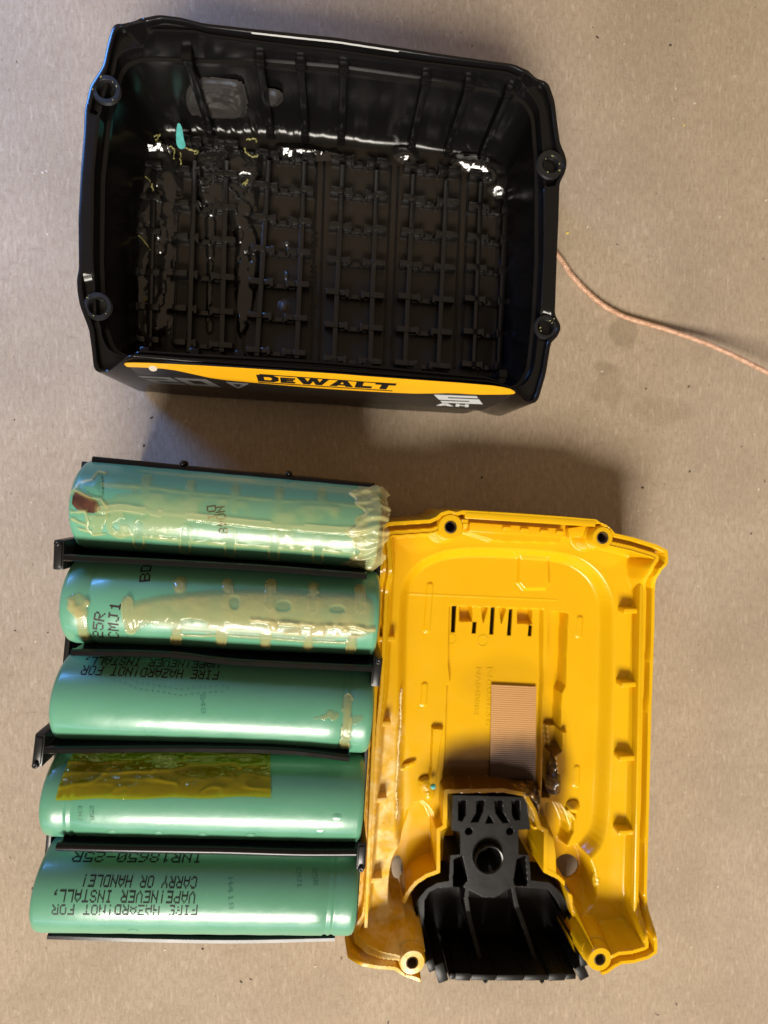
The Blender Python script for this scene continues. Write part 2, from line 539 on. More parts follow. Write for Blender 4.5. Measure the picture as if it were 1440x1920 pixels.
# ------------------------------------------------------------------ 5x7 dot letters
FONT = {' ': '0000000000', '!': '00005F0000', ',': '0050300000', '-': '0808080808', '.': '0060600000',
 '0': '3E5149453E', '1': '00427F4000', '2': '7249494946', '3': '2141494D33', '4': '1814127F10', '5': '2745454539',
 '6': '3C4A494931', '7': '4121110907', '8': '3649494936', '9': '464949291E', 'A': '7C1211127C', 'B': '7F49494936',
 'C': '3E41414122', 'D': '7F4141413E', 'E': '7F49494941', 'F': '7F09090901', 'G': '3E41415173', 'H': '7F0808087F',
 'I': '00417F4100', 'J': '2040413F01', 'K': '7F08142241', 'L': '7F40404040', 'M': '7F021C027F', 'N': '7F0408107F',
 'O': '3E4141413E', 'P': '7F09090906', 'Q': '3E4151215E', 'R': '7F09192946', 'S': '2649494932', 'T': '01017F0101',
 'U': '3F4040403F', 'V': '1F2040201F', 'W': '3F4038403F', 'X': '6314081463', 'Y': '0304780403', 'Z': '6159494D43',
 '<': '0008142241', '>': '4122140800', '/': '2010080402', '+': '08083E0808', '*': '14083E0814'}
def dots(text):
    """lit dots as (x, y) with x in characters*6 and y up 0..6"""
    out = []
    for i, ch in enumerate(text):
        h = FONT[ch]
        for c in range(5):
            b = int(h[2*c:2*c+2], 16)
            for r in range(7):
                if b >> r & 1: out.append((i*6+c, 6-r))
    return out, len(text)*6-1

# ================================================================== BLACK HOUSING
ZC, ZP = 25.0, 29.0          # rim level at the corners and along the raised long sides
rim_px = [(251, 36, ZP), (297, 26, ZP), (338, 31, ZP), (380, 42, ZP), (477, 53, ZP), (630, 69, ZP), (808, 97, ZP), (912, 112, ZP),
          (965, 119, ZP), (988, 130, ZP), (998, 142, ZP-.5), (1007, 147, ZC), (1020, 148, ZC), (1030, 156, ZC), (1041, 190, ZC), (1046, 232, ZC),
          (1051, 268, ZC), (1061, 290, ZC), (1064, 306, ZC), (1060, 325, ZC), (1050, 342, ZC), (1048, 410, ZC), (1045, 480, ZC), (1041, 594, ZC),
          (1051, 603, ZC), (1053, 616, ZC), (1045, 633, ZC), (1034, 641, ZC), (1024, 702, ZC), (1010, 750, ZC), (1002, 758, ZC), (984, 756, ZC),
          (977, 738, ZP), (963, 729, ZP), (926, 719, ZP), (808, 711, ZP), (630, 698, ZP), (470, 687, ZP), (338, 677, ZP), (250, 669, ZP), (224, 671, ZP),
          (213, 697, ZC), (182, 700, ZC), (175, 692, ZC), (172, 661, ZC), (166, 618, ZC), (160, 602, ZC), (149, 574, ZC), (144, 546, ZC), (143, 522, ZC),
          (147, 504, ZC), (146, 410, ZC), (151, 315, ZC), (156, 253, ZC), (158, 204, ZC), (168, 159, ZC), (182, 138, ZC), (192, 121, ZC), (201, 79, ZC),
          (210, 49, ZC), (216, 42, ZC), (245, 43, ZC)]
inner_px = [(262, 84), (480, 92), (640, 106), (800, 128), (940, 148), (992, 165), (1012, 195), (1020, 300), (1020, 480), (1013, 600), (1003, 690), (985, 722),
            (950, 728), (800, 716), (600, 698), (400, 683), (250, 672), (200, 655), (180, 600), (174, 480), (176, 320), (190, 190), (215, 105), (232, 90)]
rim_w = [P(*p) for p in rim_px]
cen = Vector((0, 0, 0))
for p in rim_w: cen += p
cen = P(600, 410, 25)
NTH = 900
TH = np.linspace(-math.pi, math.pi, NTH, endpoint=False)
def polar(pts3, dens=6):
    """closed point list -> r and z at every angle in TH (about cen)"""
    q = []
    n = len(pts3)
    for i in range(n):
        a, b = pts3[i], pts3[(i+1) % n]
        for k in range(dens): q.append(a.lerp(b, k/dens))
    th = np.array([math.atan2(p.y-cen.y, p.x-cen.x) for p in q])
    r = np.array([math.hypot(p.y-cen.y, p.x-cen.x) for p in q])
    z = np.array([p.z for p in q])
    o_ = np.argsort(th); th, r, z = th[o_], r[o_], z[o_]
    return np.interp(TH, th, r, period=2*math.pi), np.interp(TH, th, z, period=2*math.pi)
r_o, z_r = polar(rim_w)
def smooth_ring(a, n):
    k = np.hanning(n+2)[1:-1]; k /= k.sum()
    return np.convolve(np.concatenate([a[-n:], a, a[:n]]), k, 'same')[n:-n]
r_o = smooth_ring(r_o, 7); z_r = smooth_ring(z_r, 5)
r_i, _ = polar([P(x, y, 25) for x, y in inner_px]); r_i = smooth_ring(r_i, 15)
# the foot of the outer wall: the label side leans out towards the table
south = np.clip((-np.sin(TH)-.25)/.25, 0, 1)*1.0
base_px = [(245, 729, 1), (269, 736, 1), (373, 745, 1), (630, 761, 1), (704, 768, 1), (885, 778, 1), (923, 776, 1)]
base_w = [P(*p) for p in base_px]
_bp = [base_w[k].lerp(base_w[k+1], q/8) for k in range(len(base_w)-1) for q in range(8)]+[base_w[-1]]
_bt = np.array([math.atan2(p.y-cen.y, p.x-cen.x) for p in _bp]); _br = np.array([math.hypot(p.y-cen.y, p.x-cen.x) for p in _bp])
_oo = np.argsort(_bt); _bt, _br = _bt[_oo], _br[_oo]
_k = ss(TH, _bt[0], _bt[0]+.10)*(1-ss(TH, _bt[-1]-.10, _bt[-1]))
r_f = r_o*(1-_k)+np.interp(TH, _bt, _br)*_k
r_f = smooth_ring(r_f, 11)
def ring(r, z): return [Vector((cen.x+math.cos(t)*q, cen.y+math.sin(t)*q, w)) for t, q, w in zip(TH, r, np.broadcast_to(z, r.shape))]
def th_px(x, y):
    q = P(x, y, 25); return math.atan2(q.y-cen.y, q.x-cen.x)
gm = np.ones(NTH)
a0, a1 = th_px(1041, 594), th_px(1050, 342)
gm *= 1-ss(TH, a0-.02, a0+.02)*(1-ss(TH, a1-.02, a1+.02))
b0, b1 = th_px(158, 200), th_px(147, 520)           # across the -pi seam
TT = np.where(TH < 0, TH+2*math.pi, TH); b1 = b1+2*math.pi if b1 < 0 else b1
gm *= 1-ss(TT, b0-.02, b0+.02)*(1-ss(TT, b1-.02, b1+.02))
_t = TH*r_i
wob_ = fbm(_t, _t*0+3.0, 3.2, 5)-.4; wob2_ = fbm(_t, _t*0+9.0, 2.2, 15)-.5
rings = [ring(r_f-2.2, 0.25), ring(r_f-.6, .9), ring(r_f, 2.6), ring(r_f*.06+r_o*.94, z_r-.55), ring(r_o-.06, z_r-.12), ring(r_o-.28, z_r), ring(r_o-.85, z_r), ring(r_o-1.05, z_r-.2*gm),
         ring(r_o-1.1, z_r-1.3*gm), ring(np.minimum(r_o-1.7, r_i+.75), z_r-1.35*gm), ring(np.minimum(r_o-1.8, r_i+.65), z_r-.75*gm), ring(np.minimum(r_o-2.3, r_i+.2), z_r-.75*gm-.02), ring(np.minimum(r_o-2.4, r_i), z_r-1.1*gm-.2*(1-gm)),
         ring(r_i-.12, 22.0), ring(r_i-.85, 21.7), ring(r_i-.9, 21.0), ring(r_i-.4, 20.6), ring(r_i-.5, 14), ring(r_i-.8-.25*wob_, 7.0), ring(r_i-1.2-.9*wob_, 4.6+1.2*wob2_), ring(r_i-2.0-.9*wob_, 3.2+.6*wob2_), ring(r_i-3.2, 2.5), ring(r_i-5.0, 2.2)]
V, Fs = [], []
for R_ in rings: V += R_
for i in range(len(rings)-1):
    for k in range(NTH):
        k2 = (k+1) % NTH
        Fs.append([i*NTH+k, i*NTH+k2, (i+1)*NTH+k2, (i+1)*NTH+k])
Fs.append([(len(rings)-1)*NTH+k for k in range(NTH)])
Fs.append([k for k in range(NTH)][::-1])
hous = empty('battery_housing', 'open black plastic battery housing with ribbed inside and yellow and black label', 'battery housing', (cen.x, cen.y, 0))
part('shell', V, Fs, M['black'], hous, True, 40)
_fl = ring(r_i-3.9, 2.40)
part('floor', _fl+[Vector((cen.x, cen.y, 2.36))], [[k, (k+1) % NTH, NTH] for k in range(NTH)], M['floor_black'], hous, False)

# frame of the housing on the table: x along the long side
xa = (P(1045, 480, 25)-P(147, 400, 25)); xa.z = 0; xa.normalize()
xa = (P(985, 744, 25)-P(213, 697, 25)); xa.z = 0; xa.normalize()
ya = Vector((-xa.y, xa.x, 0))
UP = Vector((0, 0, 1))
# long ribs on the floor
ribs = [((287, 320), (279, 650)), ((365, 300), (353, 660)), ((424, 300), (415, 660)), ((504, 300), (481, 668)), ((571, 302), (556, 672)), ((643, 308), (626, 676)),
        ((707, 318), (694, 680)), ((776, 326), (759, 686)), ((838, 338), (822, 690)), ((903, 340), (889, 692)), ((950, 352), (936, 692))]
for a, b in ribs:
    A, B = P(*a, 4.8), P(*b, 4.8)
    vv, ff = box_vf((A+B)/2 - UP*1.35, (B-A)/2, (B-A).cross(UP).normalized()*.62, UP*1.4, .2)
    part('floor_rib', vv, ff, M['clip'], hous, True, 40)
# raised lines between the cell beds
for a, b in [((330, 300), (318, 664)), ((459, 300), (447, 668)), ((601, 300), (590, 676)), ((740, 312), (727, 684)), ((871, 330), (858, 692))]:
    A, B = P(*a, 2.6), P(*b, 2.6)
    for s in (-1, 1):
        off = (B-A).cross(UP).normalized()*(.95*s)
        vv, ff = box_vf((A+B)/2+off-UP*.3, (B-A)/2, (B-A).cross(UP).normalized()*.28, UP*.42, .12)
        part('bed_line', vv, ff, M['black'], hous, True, 40)
# saddle clips
def clip_mesh():
    ps = []
    for s in (-1, 1):
        ps.append(box_vf(Vector((s*5.6, 0, 1.5)), Vector((1.65, 0, 0)), Vector((0, .72, 0)), Vector((0, 0, 1.6)), .16))
        ps.append(box_vf(Vector((s*3.1, .1, 1.25)), Vector((1.2, 0, -.30*s)), Vector((0, .66, 0)), Vector((.30*s, 0, 1.35)), .13))
        ps.append(box_vf(Vector((s*1.9, .0, 1.5)), Vector((.40, 0, 0)), Vector((0, 1.0, 0)), Vector((0, 0, 1.35)), .16))
    ps.append(box_vf(Vector((0, -.62, .5)), Vector((3.8, 0, 0)), Vector((0, .26, 0)), Vector((0, 0, .75)), .1))
    ps.append(box_vf(Vector((0, -.4, .85)), Vector((1.0, 0, 0)), Vector((0, .55, 0)), Vector((0, 0, .85)), .14))
    v, f = join(ps)
    return mesh('clip', v, f, True, 40)
clip_me = clip_mesh()
rot = math.atan2(xa.y, xa.x)
cols = [(251, 247, [314, 376, 440, 515, 580, 640]), (394, 384, [278, 334, 396, 456, 524, 588, 650]), (537, 520, [303, 362, 421, 478, 538, 600, 664]),
        (675, 660, [312, 372, 435, 498, 558, 618, 680]), (808, 790, [327, 386, 446, 506, 566, 626, 688]), (927, 912, [342, 400, 456, 512, 570, 630, 690])]
for xt, xb, ys in cols:
    for y in ys:
        x = xt+(xb-xt)*(y-ys[0])/(ys[-1]-ys[0])
        q = P(x, y, 2.1)
        o = link('clip', clip_me, M['clip'], hous, (q.x, q.y, 2.1))
        o.rotation_euler.z = rot+random.uniform(-.01, .01)
# ribs standing on the far wall
def r_at(th, arr): return float(np.interp(th, TH, arr, period=2*math.pi))
for x, y in ((332, 66), (480, 76), (563, 90), (646, 102), (806, 123), (886, 138), (961, 153)):
    t = P(x, y, 24.5)
    th = math.atan2(t.y-cen.y, t.x-cen.x); rr = r_at(th, r_i)
    wall = Vector((cen.x+math.cos(th)*rr, cen.y+math.sin(th)*rr, 0))
    vv, ff = join([box_vf(wall-ya*1.1+UP*13.4, xa*.85, ya*1.7, UP*10.6, .22),
                   box_vf(wall-ya*1.1+UP*24.4, xa*1.1, ya*1.7, UP*.9, .3),
                   box_vf(wall-ya*2.6+UP*4.4, xa*.95, ya*1.6, UP*1.3, .3)])
    part('wall_rib', vv, ff, M['black'], hous, True, 40)
# ribs on the label wall, only their tips show
for x, y in ((272, 658), (365, 660), (450, 664), (626, 681), (690, 685), (782, 690), (942, 700)):
    t = P(x, y, 24.0)
    vv, ff = join([box_vf(Vector((t.x, t.y-.6, 13.5)), xa*.8, ya*1.5, UP*10.5, .2), box_vf(Vector((t.x, t.y-.2, 24.0)), xa*.95, ya*.85, UP*.6, .25)])
    part('wall_rib', vv, ff, M['black'], hous, True, 40)
# short posts on the right wall
for x, y in ((1017, 232), (1006, 310), (1000, 608), (991, 680)):
    t = P(x, y, 21)
    vv, ff = join([box_vf(t+xa*1.2-UP*.6, xa*1.9, ya*.8, UP*1.2, .25), box_vf(Vector((t.x, t.y, 13))+xa*2.2, xa*.7, ya*.5, UP*7, .2)])
    part('wall_post', vv, ff, M['black'], hous, True, 40)
# screw bosses
for x, y, R0 in ((198, 166, 3.0), (182, 573, 2.9), (1033, 307, 3.2), (1024, 612, 2.7)):
    t = P(x, y, ZC)
    vv, ff = lathe_vf([(R0*.8, -1.5), (R0, -.5), (R0-.25, -.12), (1.95, -.10), (1.75, -.35), (1.68, -2.0), (.05, -2.1)], Vector((t.x, t.y, ZC+.02)), 32)
    part('screw_boss', vv, ff, M['black_satin'], hous, True, 40)
    # shreds round the hole
    vs, fs = [], []
    for k in range(6):
        a = random.uniform(0, 2*math.pi); rr = random.uniform(1.4, 2.6)
        c = Vector((t.x+math.cos(a)*rr, t.y+math.sin(a)*rr, ZC+random.uniform(.02, .15)))
        g = box_vf(c, Vector((random.uniform(.05, .14), random.uniform(-.1, .1), .05)), Vector((-.02, .08, .02)), Vector((0, 0, .06)), 0)
        vs, fs = join([(vs, fs), g])
    q = part('swarf', vs, fs, M['crust'], hous, False); q['kind'] = 'stuff'

# label on the leaning long side
LA, LB, LC = P(240, 671, 28.9), P(972, 737, 28.9), P(600, 758.5, 1.2)
lx = (LB-LA).normalized(); ln = (LB-LA).cross(LC-LA).normalized()
if ln.y > 0: ln = -ln
lup = lx.cross(ln) if lx.cross(ln).z > 0 else -lx.cross(ln)
def lab(px, py, lift=0.0):
    r = ray(px, py); C0 = Vector((0, 0, H))
    pl = LA + ln*lift
    t = (pl-C0).dot(ln)/r.dot(ln)
    return C0 + r*t
def slab(name, loops_px, lift, mat, parent, thick=.12):
    """thin printed piece lying on the label side; loops in photo pixels"""
    def uv(p):
        q = lab(*p, lift) - LA; return (q.dot(lx), q.dot(lup))
    loops = [[uv(p) for p in l] for l in loops_px]
    return slab_uv(name, loops, lift, mat, parent, thick)
def slab_uv(name, loops, lift, mat, parent, thick=.12):
    to = lambda x, y: LA + lx*x + lup*y + ln*lift
    v, f = flat_poly(loops, to)
    n = len(v)
    vv = v + [q - ln*thick for q in v]
    k = 0
    ff = [list(q) for q in f]
    for l in loops:
        m = len(l)
        for i in range(m): ff.append([k+i, k+(i+1) % m, n+k+(i+1) % m, n+k+i])
        k += m
    return part(name, vv, ff, mat, parent, False)
lbl = slab('label', [[(233, 680), (330, 683), (640, 704), (900, 724), (968, 736), (945, 752), (905, 769), (640, 753), (400, 738), (268, 725), (248, 706)]], .45, M['label_black'], hous, .5)
band = slab('yellow_band', [chaikin([(231, 683), (240, 680.5), (290, 682), (404, 688), (530, 696), (620, 701), (698, 707.5), (913, 722.5), (955, 729), (967, 736), (962, 739.5), (930, 740),
                                   (892, 740), (850, 737), (800, 738), (767, 738), (638, 731), (560, 725), (480, 718), (404, 711), (360, 701), (317, 692), (270, 689), (233, 688)], 1)], .60, M['label_yellow'], lbl, .13)
# maker's name, wide slab letters
GL = {'D': ([[(0, 0), (11, 0), (14.5, 2.6), (14.5, 7.4), (11, 10), (0, 10)], [(4.6, 2.4), (8.8, 2.4), (10, 3.9), (10, 6.1), (8.8, 7.6), (4.6, 7.6)]], 14.5),
      'E': ([[(0, 0), (10, 0), (10, 2.2), (4, 2.2), (4, 3.2), (8.8, 3.2), (8.8, 5), (4, 5), (4, 5.9), (10, 5.9), (10, 8), (0, 8)]], 10),
      'W': ([[(0, 10), (5, 10), (7.2, 4.2), (9, 10), (13.4, 10), (15.4, 4.2), (17.4, 10), (21.5, 10), (17.2, 0), (13, 0), (11, 5.6), (9, 0), (4.4, 0)]], 21.5),
      'A': ([[(0, 0), (5.2, 10), (10.6, 10), (16, 0), (11, 0), (10.2, 1.8), (5.6, 1.8), (4.8, 0)], [(6.4, 3.6), (9.4, 3.6), (7.9, 7.6)]], 16),
      'L': ([[(0, 0), (11.5, 0), (11.5, 3), (4.8, 3), (4.8, 10), (0, 10)]], 11.5),
      'T': ([[(4.4, 0), (9.2, 0), (9.2, 7), (13.6, 7), (13.6, 10), (0, 10), (0, 7), (4.4, 7)]], 13.6),
      '2': ([[(0, 0), (13, 0), (13, 2), (3.6, 2), (3.6, 4), (13, 4), (13, 10), (0, 10), (0, 8), (9.4, 8), (9.4, 6), (0, 6)]], 13),
      '0': ([[(0, 0), (13, 0), (13, 10), (0, 10)], [(3.6, 2.2), (9.4, 2.2), (9.4, 7.8), (3.6, 7.8)]], 13),
      '5': ([[(0, 0), (13, 0), (13, 6), (3.6, 6), (3.6, 8), (13, 8), (13, 10), (0, 10), (0, 4), (9.4, 4), (9.4, 2), (0, 2)]], 13),
      'H': ([[(0, 0), (3.4, 0), (3.4, 4), (8.6, 4), (8.6, 0), (12, 0), (12, 10), (8.6, 10), (8.6, 6.2), (3.4, 6.2), (3.4, 10), (0, 10)]], 12)}
def word(text, a_px, b_px, top_px, mat, parent, lift, gap=1.0, shear=0.0, name='letter'):
    A = lab(*a_px, lift)-LA; B = lab(*b_px, lift)-LA; T = lab(*top_px, lift)-LA
    ax, ay = A.dot(lx), A.dot(lup); bx, by = B.dot(lx), B.dot(lup)
    h = T.dot(lup)-ay
    tot = sum(GL[c][1] for c in text)+gap*(len(text)-1)
    sx = (bx-ax)/tot; x = 0
    for c in text:
        loops = [[(ax+(x+p[0])*sx+p[1]*h/10*shear, ay+(by-ay)*(x+p[0])/tot+p[1]*h/10) for p in l] for l in GL[c][0]]
        slab_uv(name, loops, lift, mat, parent, .1)
        x += GL[c][1]+gap
word('DEWALT', (484, 715), (736, 731), (484, 703.5), M['logo_black'], band, .70, 1.2, .05)
for (a, b) in (((486, 701.8), (740, 720.2)), ((484, 716.6), (736, 733))):
    slab('logo_line', [[a, b, (b[0], b[1]+.9), (a[0], a[1]+.9)]], .70, M['logo_black'], band, .1)
word('20', (292, 719), (415, 726), (292, 708), M['label_grey'], lbl, .58, 1.4, -.35, 'numeral')
slab('mark', [[(424, 717), (466, 720), (447, 729)], [(436, 719.6), (455, 721), (446.5, 726)]], .58, M['label_grey'], lbl, .1)
word('5', (829, 755), (905, 758), (829, 742), M['label_white'], lbl, .58, 1, -.5, 'numeral')
word('AH', (818, 760.5), (878, 763.5), (818, 756), M['label_white'], lbl, .58, 2.0, -.2)
slab('scuff', [chaikin([(278, 688), (285, 686), (294, 688), (295, 694), (288, 697), (280, 694)], 2)], .66, M['fleck_pale'], lbl, .1)

# clear adhesive that ran over the left half of the floor and along the far wall
def film(name, poly_px, z0, amp, sc, seed, res=.5, mat='film'):
    poly = chaikin(PL(poly_px, z0), 2)
    def zf(x, y):
        d = sdf(poly, x, y)
        n = fbm(x, y, sc, seed, 3)
        n2 = np.abs(vn(x, y, sc*.6, seed+9)-.5)*2
        return z0-1.6+ss(d, 0, 2.2)*1.3+amp*(n-.35)*ss(d, 0, 3)-.6*ss(.12-n2, 0, .12)
    o = relief(name, poly, zf, res, M[mat], hous); return o
for i, (pp, z0, amp, sc) in enumerate([
        ([(212, 300), (262, 262), (330, 262), (345, 330), (335, 420), (330, 520), (322, 640), (250, 655), (214, 560), (208, 420)], 3.9, 2.2, 7.0),
        ([(345, 268), (430, 262), (500, 272), (492, 350), (470, 460), (440, 480), (425, 400), (360, 390)], 3.7, 1.6, 5.5),
        ([(375, 285), (412, 285), (415, 400), (408, 500), (402, 630), (372, 632), (378, 520), (372, 400)], 3.3, .8, 9.0),
        ([(430, 420), (480, 400), (500, 480), (470, 640), (430, 640)], 3.4, 1.6, 5.0),
        ([(505, 262), (560, 262), (640, 272), (650, 292), (590, 296), (520, 290)], 5.0, 1.5, 5.0),
        ([(730, 268), (765, 262), (790, 276), (784, 304), (745, 300)], 5.0, 1.4, 3.5),
        ([(842, 286), (880, 276), (960, 296), (972, 330), (952, 372), (915, 356), (918, 328), (880, 318), (850, 306)], 5.2, 1.9, 4.5),
        ([(240, 262), (285, 250), (330, 256), (322, 282), (262, 290)], 5.4, 1.6, 4.0)]):
    film('clear_adhesive', pp, z0, amp, sc, 11+i)
for cx_, cy_, rx_, ry_ in ((531, 572, 17, 21), (536, 512, 15, 19), (538, 452, 15, 15), (392, 610, 18, 26)):
    film('clear_adhesive', [(cx_+rx_*math.cos(t), cy_+ry_*math.sin(t)) for t in np.linspace(0, 6.28, 14, endpoint=False)], 3.7 if cx_ == 531 else 3.3, .15, 8, 40+cx_, .4, 'film_disc' if cx_ == 531 else 'film_pale')
# adhesive patches hanging on the far wall
def wall_patch(px_pts, seed):
    q = []
    for x, y in px_pts:
        r = ray(x, y); C0 = Vector((0, 0, H))
        # far wall as a plane through the rim and the foot of the wall
        a, b = P(480, 92, 25), P(940, 148, 25)
        n = (b-a).cross(UP).normalized(); t = (a-C0).dot(n)/r.dot(n)
        q.append(C0+r*t)
    a, b = P(480, 92, 25), P(940, 148, 25); ux = (b-a).normalized(); n = ux.cross(UP).normalized()
    if n.y > 0: n = -n
    loop = chaikin([((p-a).dot(ux), p.z) for p in q], 2)
    lo = np.array(loop); X, Z = np.meshgrid(np.linspace(lo[:, 0].min(), lo[:, 0].max(), 40), np.linspace(lo[:, 1].min(), lo[:, 1].max(), 40))
    d = sdf(loop, X, Z); h = ss(d, -.2, 1.6)*.9*(.5+fbm(X, Z, 3.5, seed))+.1
    V = [a*1.0+ux*(x)+UP*(z-25)+n*(hh+1.25) for x, z, hh in zip(X.ravel(), Z.ravel(), h.ravel())]
    ff = []
    for j in range(39):
        for i in range(39):
            if d[j, i] > 0 or d[j+1, i+1] > 0: ff.append([j*40+i, j*40+i+1, (j+1)*40+i+1, (j+1)*40+i])
    part('clear_adhesive', V, ff, M['film_pale'], hous)
wall_patch([(345, 148), (365, 133), (440, 135), (462, 150), (464, 200), (450, 214), (352, 210), (342, 180)], 3)
wall_patch([(490, 160), (505, 152), (530, 160), (532, 180), (510, 190), (494, 190)], 5)
wall_patch([(255, 128), (263, 122), (272, 130), (270, 146), (258, 146)], 6)
# crumbly yellow-green seams
for k, pts in enumerate([[(268, 246), (282, 256), (300, 252), (292, 264)], [(272, 250), (280, 264), (300, 272), (325, 278), (326, 298)],
                         [(340, 277), (360, 282), (372, 284), (366, 288)], [(339, 285), (339, 312), (343, 322)], [(457, 277), (465, 290), (478, 294), (484, 290)],
                         [(464, 262), (478, 260), (482, 268)], [(272, 330), (285, 345), (287, 360)], [(284, 395), (285, 408), (282, 420)], [(260, 440), (280, 465), (282, 480)],
                         [(455, 345), (465, 338), (459, 348)], [(430, 395), (434, 388)], [(255, 575), (272, 566), (270, 558)]]):
    pth = spline([P(x, y, 4.4+random.uniform(-.3, .5)) for x, y in pts], 8)
    pth = [p+Vector((random.gauss(0, .12), random.gauss(0, .12), random.gauss(0, .08))) for p in pth]
    vv, ff = tube_vf(pth, [random.uniform(.07, .26) for _ in pth], 6)
    part('adhesive_crust', vv, ff, M['crust'], hous)

# ================================================================== CELLS
ZAX = 30.0
RCELL = 8.75
# lower outline of each cell in the photo: left x, y and right x, y
cells_px = [((127, 1026), (706, 1069)), ((111, 1204), (706, 1230)), ((91, 1386), (693, 1412)), ((73, 1568), (677, 1580)), ((55, 1749), (665, 1755))]
def axis_from_outline(a, b):
    A, B = P(*a, ZAX), P(*b, ZAX)
    t = (B-A).normalized(); sv = Vector((t.y, -t.x, 0)); h = H-ZAX
    q = A.dot(sv); tb = math.atan2(q, h); al = tb-.08
    for _ in range(40): al = tb-math.asin(RCELL*math.cos(al)/h)
    sh = sv*(math.tan(al)*h-q)
    up_ = .80*RCELL
    y0, y1 = A+sh, B+sh
    # the ends show at the upper part of the round end faces
    k = (h-up_)/h
    y0 = y0+t*((A.dot(t))*k-A.dot(t)); y1 = y1+t*((B.dot(t))*k-B.dot(t))
    return y0, y1
class Cell: pass
CELLS = []
cell_labels = ['teal battery cell coated in cream adhesive, its torn sleeve end showing brown metal',
               'teal battery cell with a wide amber adhesive imprint, beside the cell with torn sleeve',
               'teal battery cell with fire hazard print half under the divider and one adhesive stub',
               'clean teal battery cell with amber tape stuck across its side',
               'teal battery cell with four full lines of black warning print, outermost in the pack']
def crom(x, a, b): return a+(b-a)*x
for i, (a, b) in enumerate(cells_px):
    c = Cell(); A, B = axis_from_outline(a, b)
    c.a = (B-A).normalized(); c.A = A; c.L = (B-A).length
    c.s = Vector((c.a.y, -c.a.x, 0)).normalized()          # towards the bottom of the photo
    c.up = UP
    root = empty('battery_cell', cell_labels[i], 'battery cell', ((A+B)/2).to_tuple()[:2]+(ZAX-RCELL,), 'cells in the battery pack')
    c.root = root
    L = c.L; R = RCELL
    left_groove = i in (1, 3)
    prof = [(R-2.6, 0.02), (R-1.5, 0.0), (R-.7, .15), (R-.2, .55), (R, 1.3)]
    g = [4.6, 5.9] if left_groove else []
    if i in (2, 4): g = [L-5.9, L-4.6]
    if i == 1: g = [5.2]
    for q in g:
        prof += [(R, q-.7), (R-.22, q-.25), (R-.22, q+.1), (R, q+.55)]
    n_ = 22
    for k in range(1, n_): 
        z = 8+(L-16)*k/n_; prof.append((R+.025*math.sin(k*1.7+i), z))
    prof += [(R, L-1.3), (R-.2, L-.55), (R-.7, L-.15), (R-1.5, L), (R-2.6, L-.02)]
    prof.sort(key=lambda t: t[1])
    vv, ff = lathe_vf(prof, A, 96, (c.up, c.s, c.a))
    c.sleeve = part('sleeve', vv, [q[::-1] for q in ff], M['sleeve'], root, True, 60)
    for e, s in ((0, 1), (L, -1)):
        vv, ff = lathe_vf([(.02, e+s*.35), (R-2.9, e+s*.35), (R-2.55, e+s*.05)], A, 48, (c.up, c.s, c.a))
        part('end_cap', vv, ff, M['steel'], root, True, 40)
    CELLS.append(c)

def hit(c, px, py, R=RCELL):
    """photo pixel -> (u along the cell, arc length v from its top, towards the photo's bottom)"""
    o_ = Vector((0, 0, H)) - c.A; r = ray(px, py)
    ox, oy = o_.dot(c.s), o_.dot(UP); dx, dy = r.dot(c.s), r.dot(UP)
    qa = dx*dx+dy*dy; qb = 2*(ox*dx+oy*dy); qc = ox*ox+oy*oy-R*R
    D = qb*qb-4*qa*qc
    t = (-qb-math.sqrt(max(D, 0)))/(2*qa)
    p = o_+r*t
    return p.dot(c.a), math.atan2(p.dot(c.s), p.dot(UP))*R
def on(c, u, v, h=0.0):
    t = v/RCELL; r = RCELL+h
    return c.A+c.a*u+UP*(math.cos(t)*r)+c.s*(math.sin(t)*r)

def print_line(c, text, start, end, hpx, mat, turned=True, h=.035, drop=0.0):
    """dot-matrix line from start to end (photo pixels at mid height); turned: upside down as on the pack"""
    u0, v0 = hit(c, *start); u1, v1 = hit(c, *end)
    ds, n = dots(text)
    du, dv = (u1-u0)/n, (v1-v0)/n
    L = math.hypot(u1-u0, v1-v0); dirv = ((u1-u0)/L, (v1-v0)/L)
    nv = (-dirv[1], dirv[0])
    vt = hit(c, start[0]+hpx[0]/2, start[1]+hpx[1]/2); vb = hit(c, start[0]-hpx[0]/2, start[1]-hpx[1]/2)
    hh = (vt[0]-vb[0])*nv[0]+(vt[1]-vb[1])*nv[1]      # signed full height
    V, Fs = [], []
    wx, wy = .50*L/n*1.06, abs(hh)/7*.5*1.10
    for x, y in ds:
        if drop and random.random() < drop: continue
        uu = u0+dirv[0]*(x+.5)*L/n+nv[0]*hh*((y+.5)/7-.5)
        v_ = v0+dirv[1]*(x+.5)*L/n+nv[1]*hh*((y+.5)/7-.5)
        k = len(V)
        for sx, sy in ((-1, -.6), (-.6, -1), (.6, -1), (1, -.6), (1, .6), (.6, 1), (-.6, 1), (-1, .6)):
            V.append(on(c, uu+dirv[0]*wx*sx+nv[0]*wy*sy, v_+dirv[1]*wx*sx+nv[1]*wy*sy, h))
        Fs.append([k+q for q in range(8)])
    me = mesh('print', V, Fs, False)
    bm = bmesh.new(); bm.from_mesh(me)
    bmesh.ops.recalc_face_normals(bm, faces=bm.faces); bm.to_mesh(me); bm.free()
    return link('print', me, mat, c.sleeve)

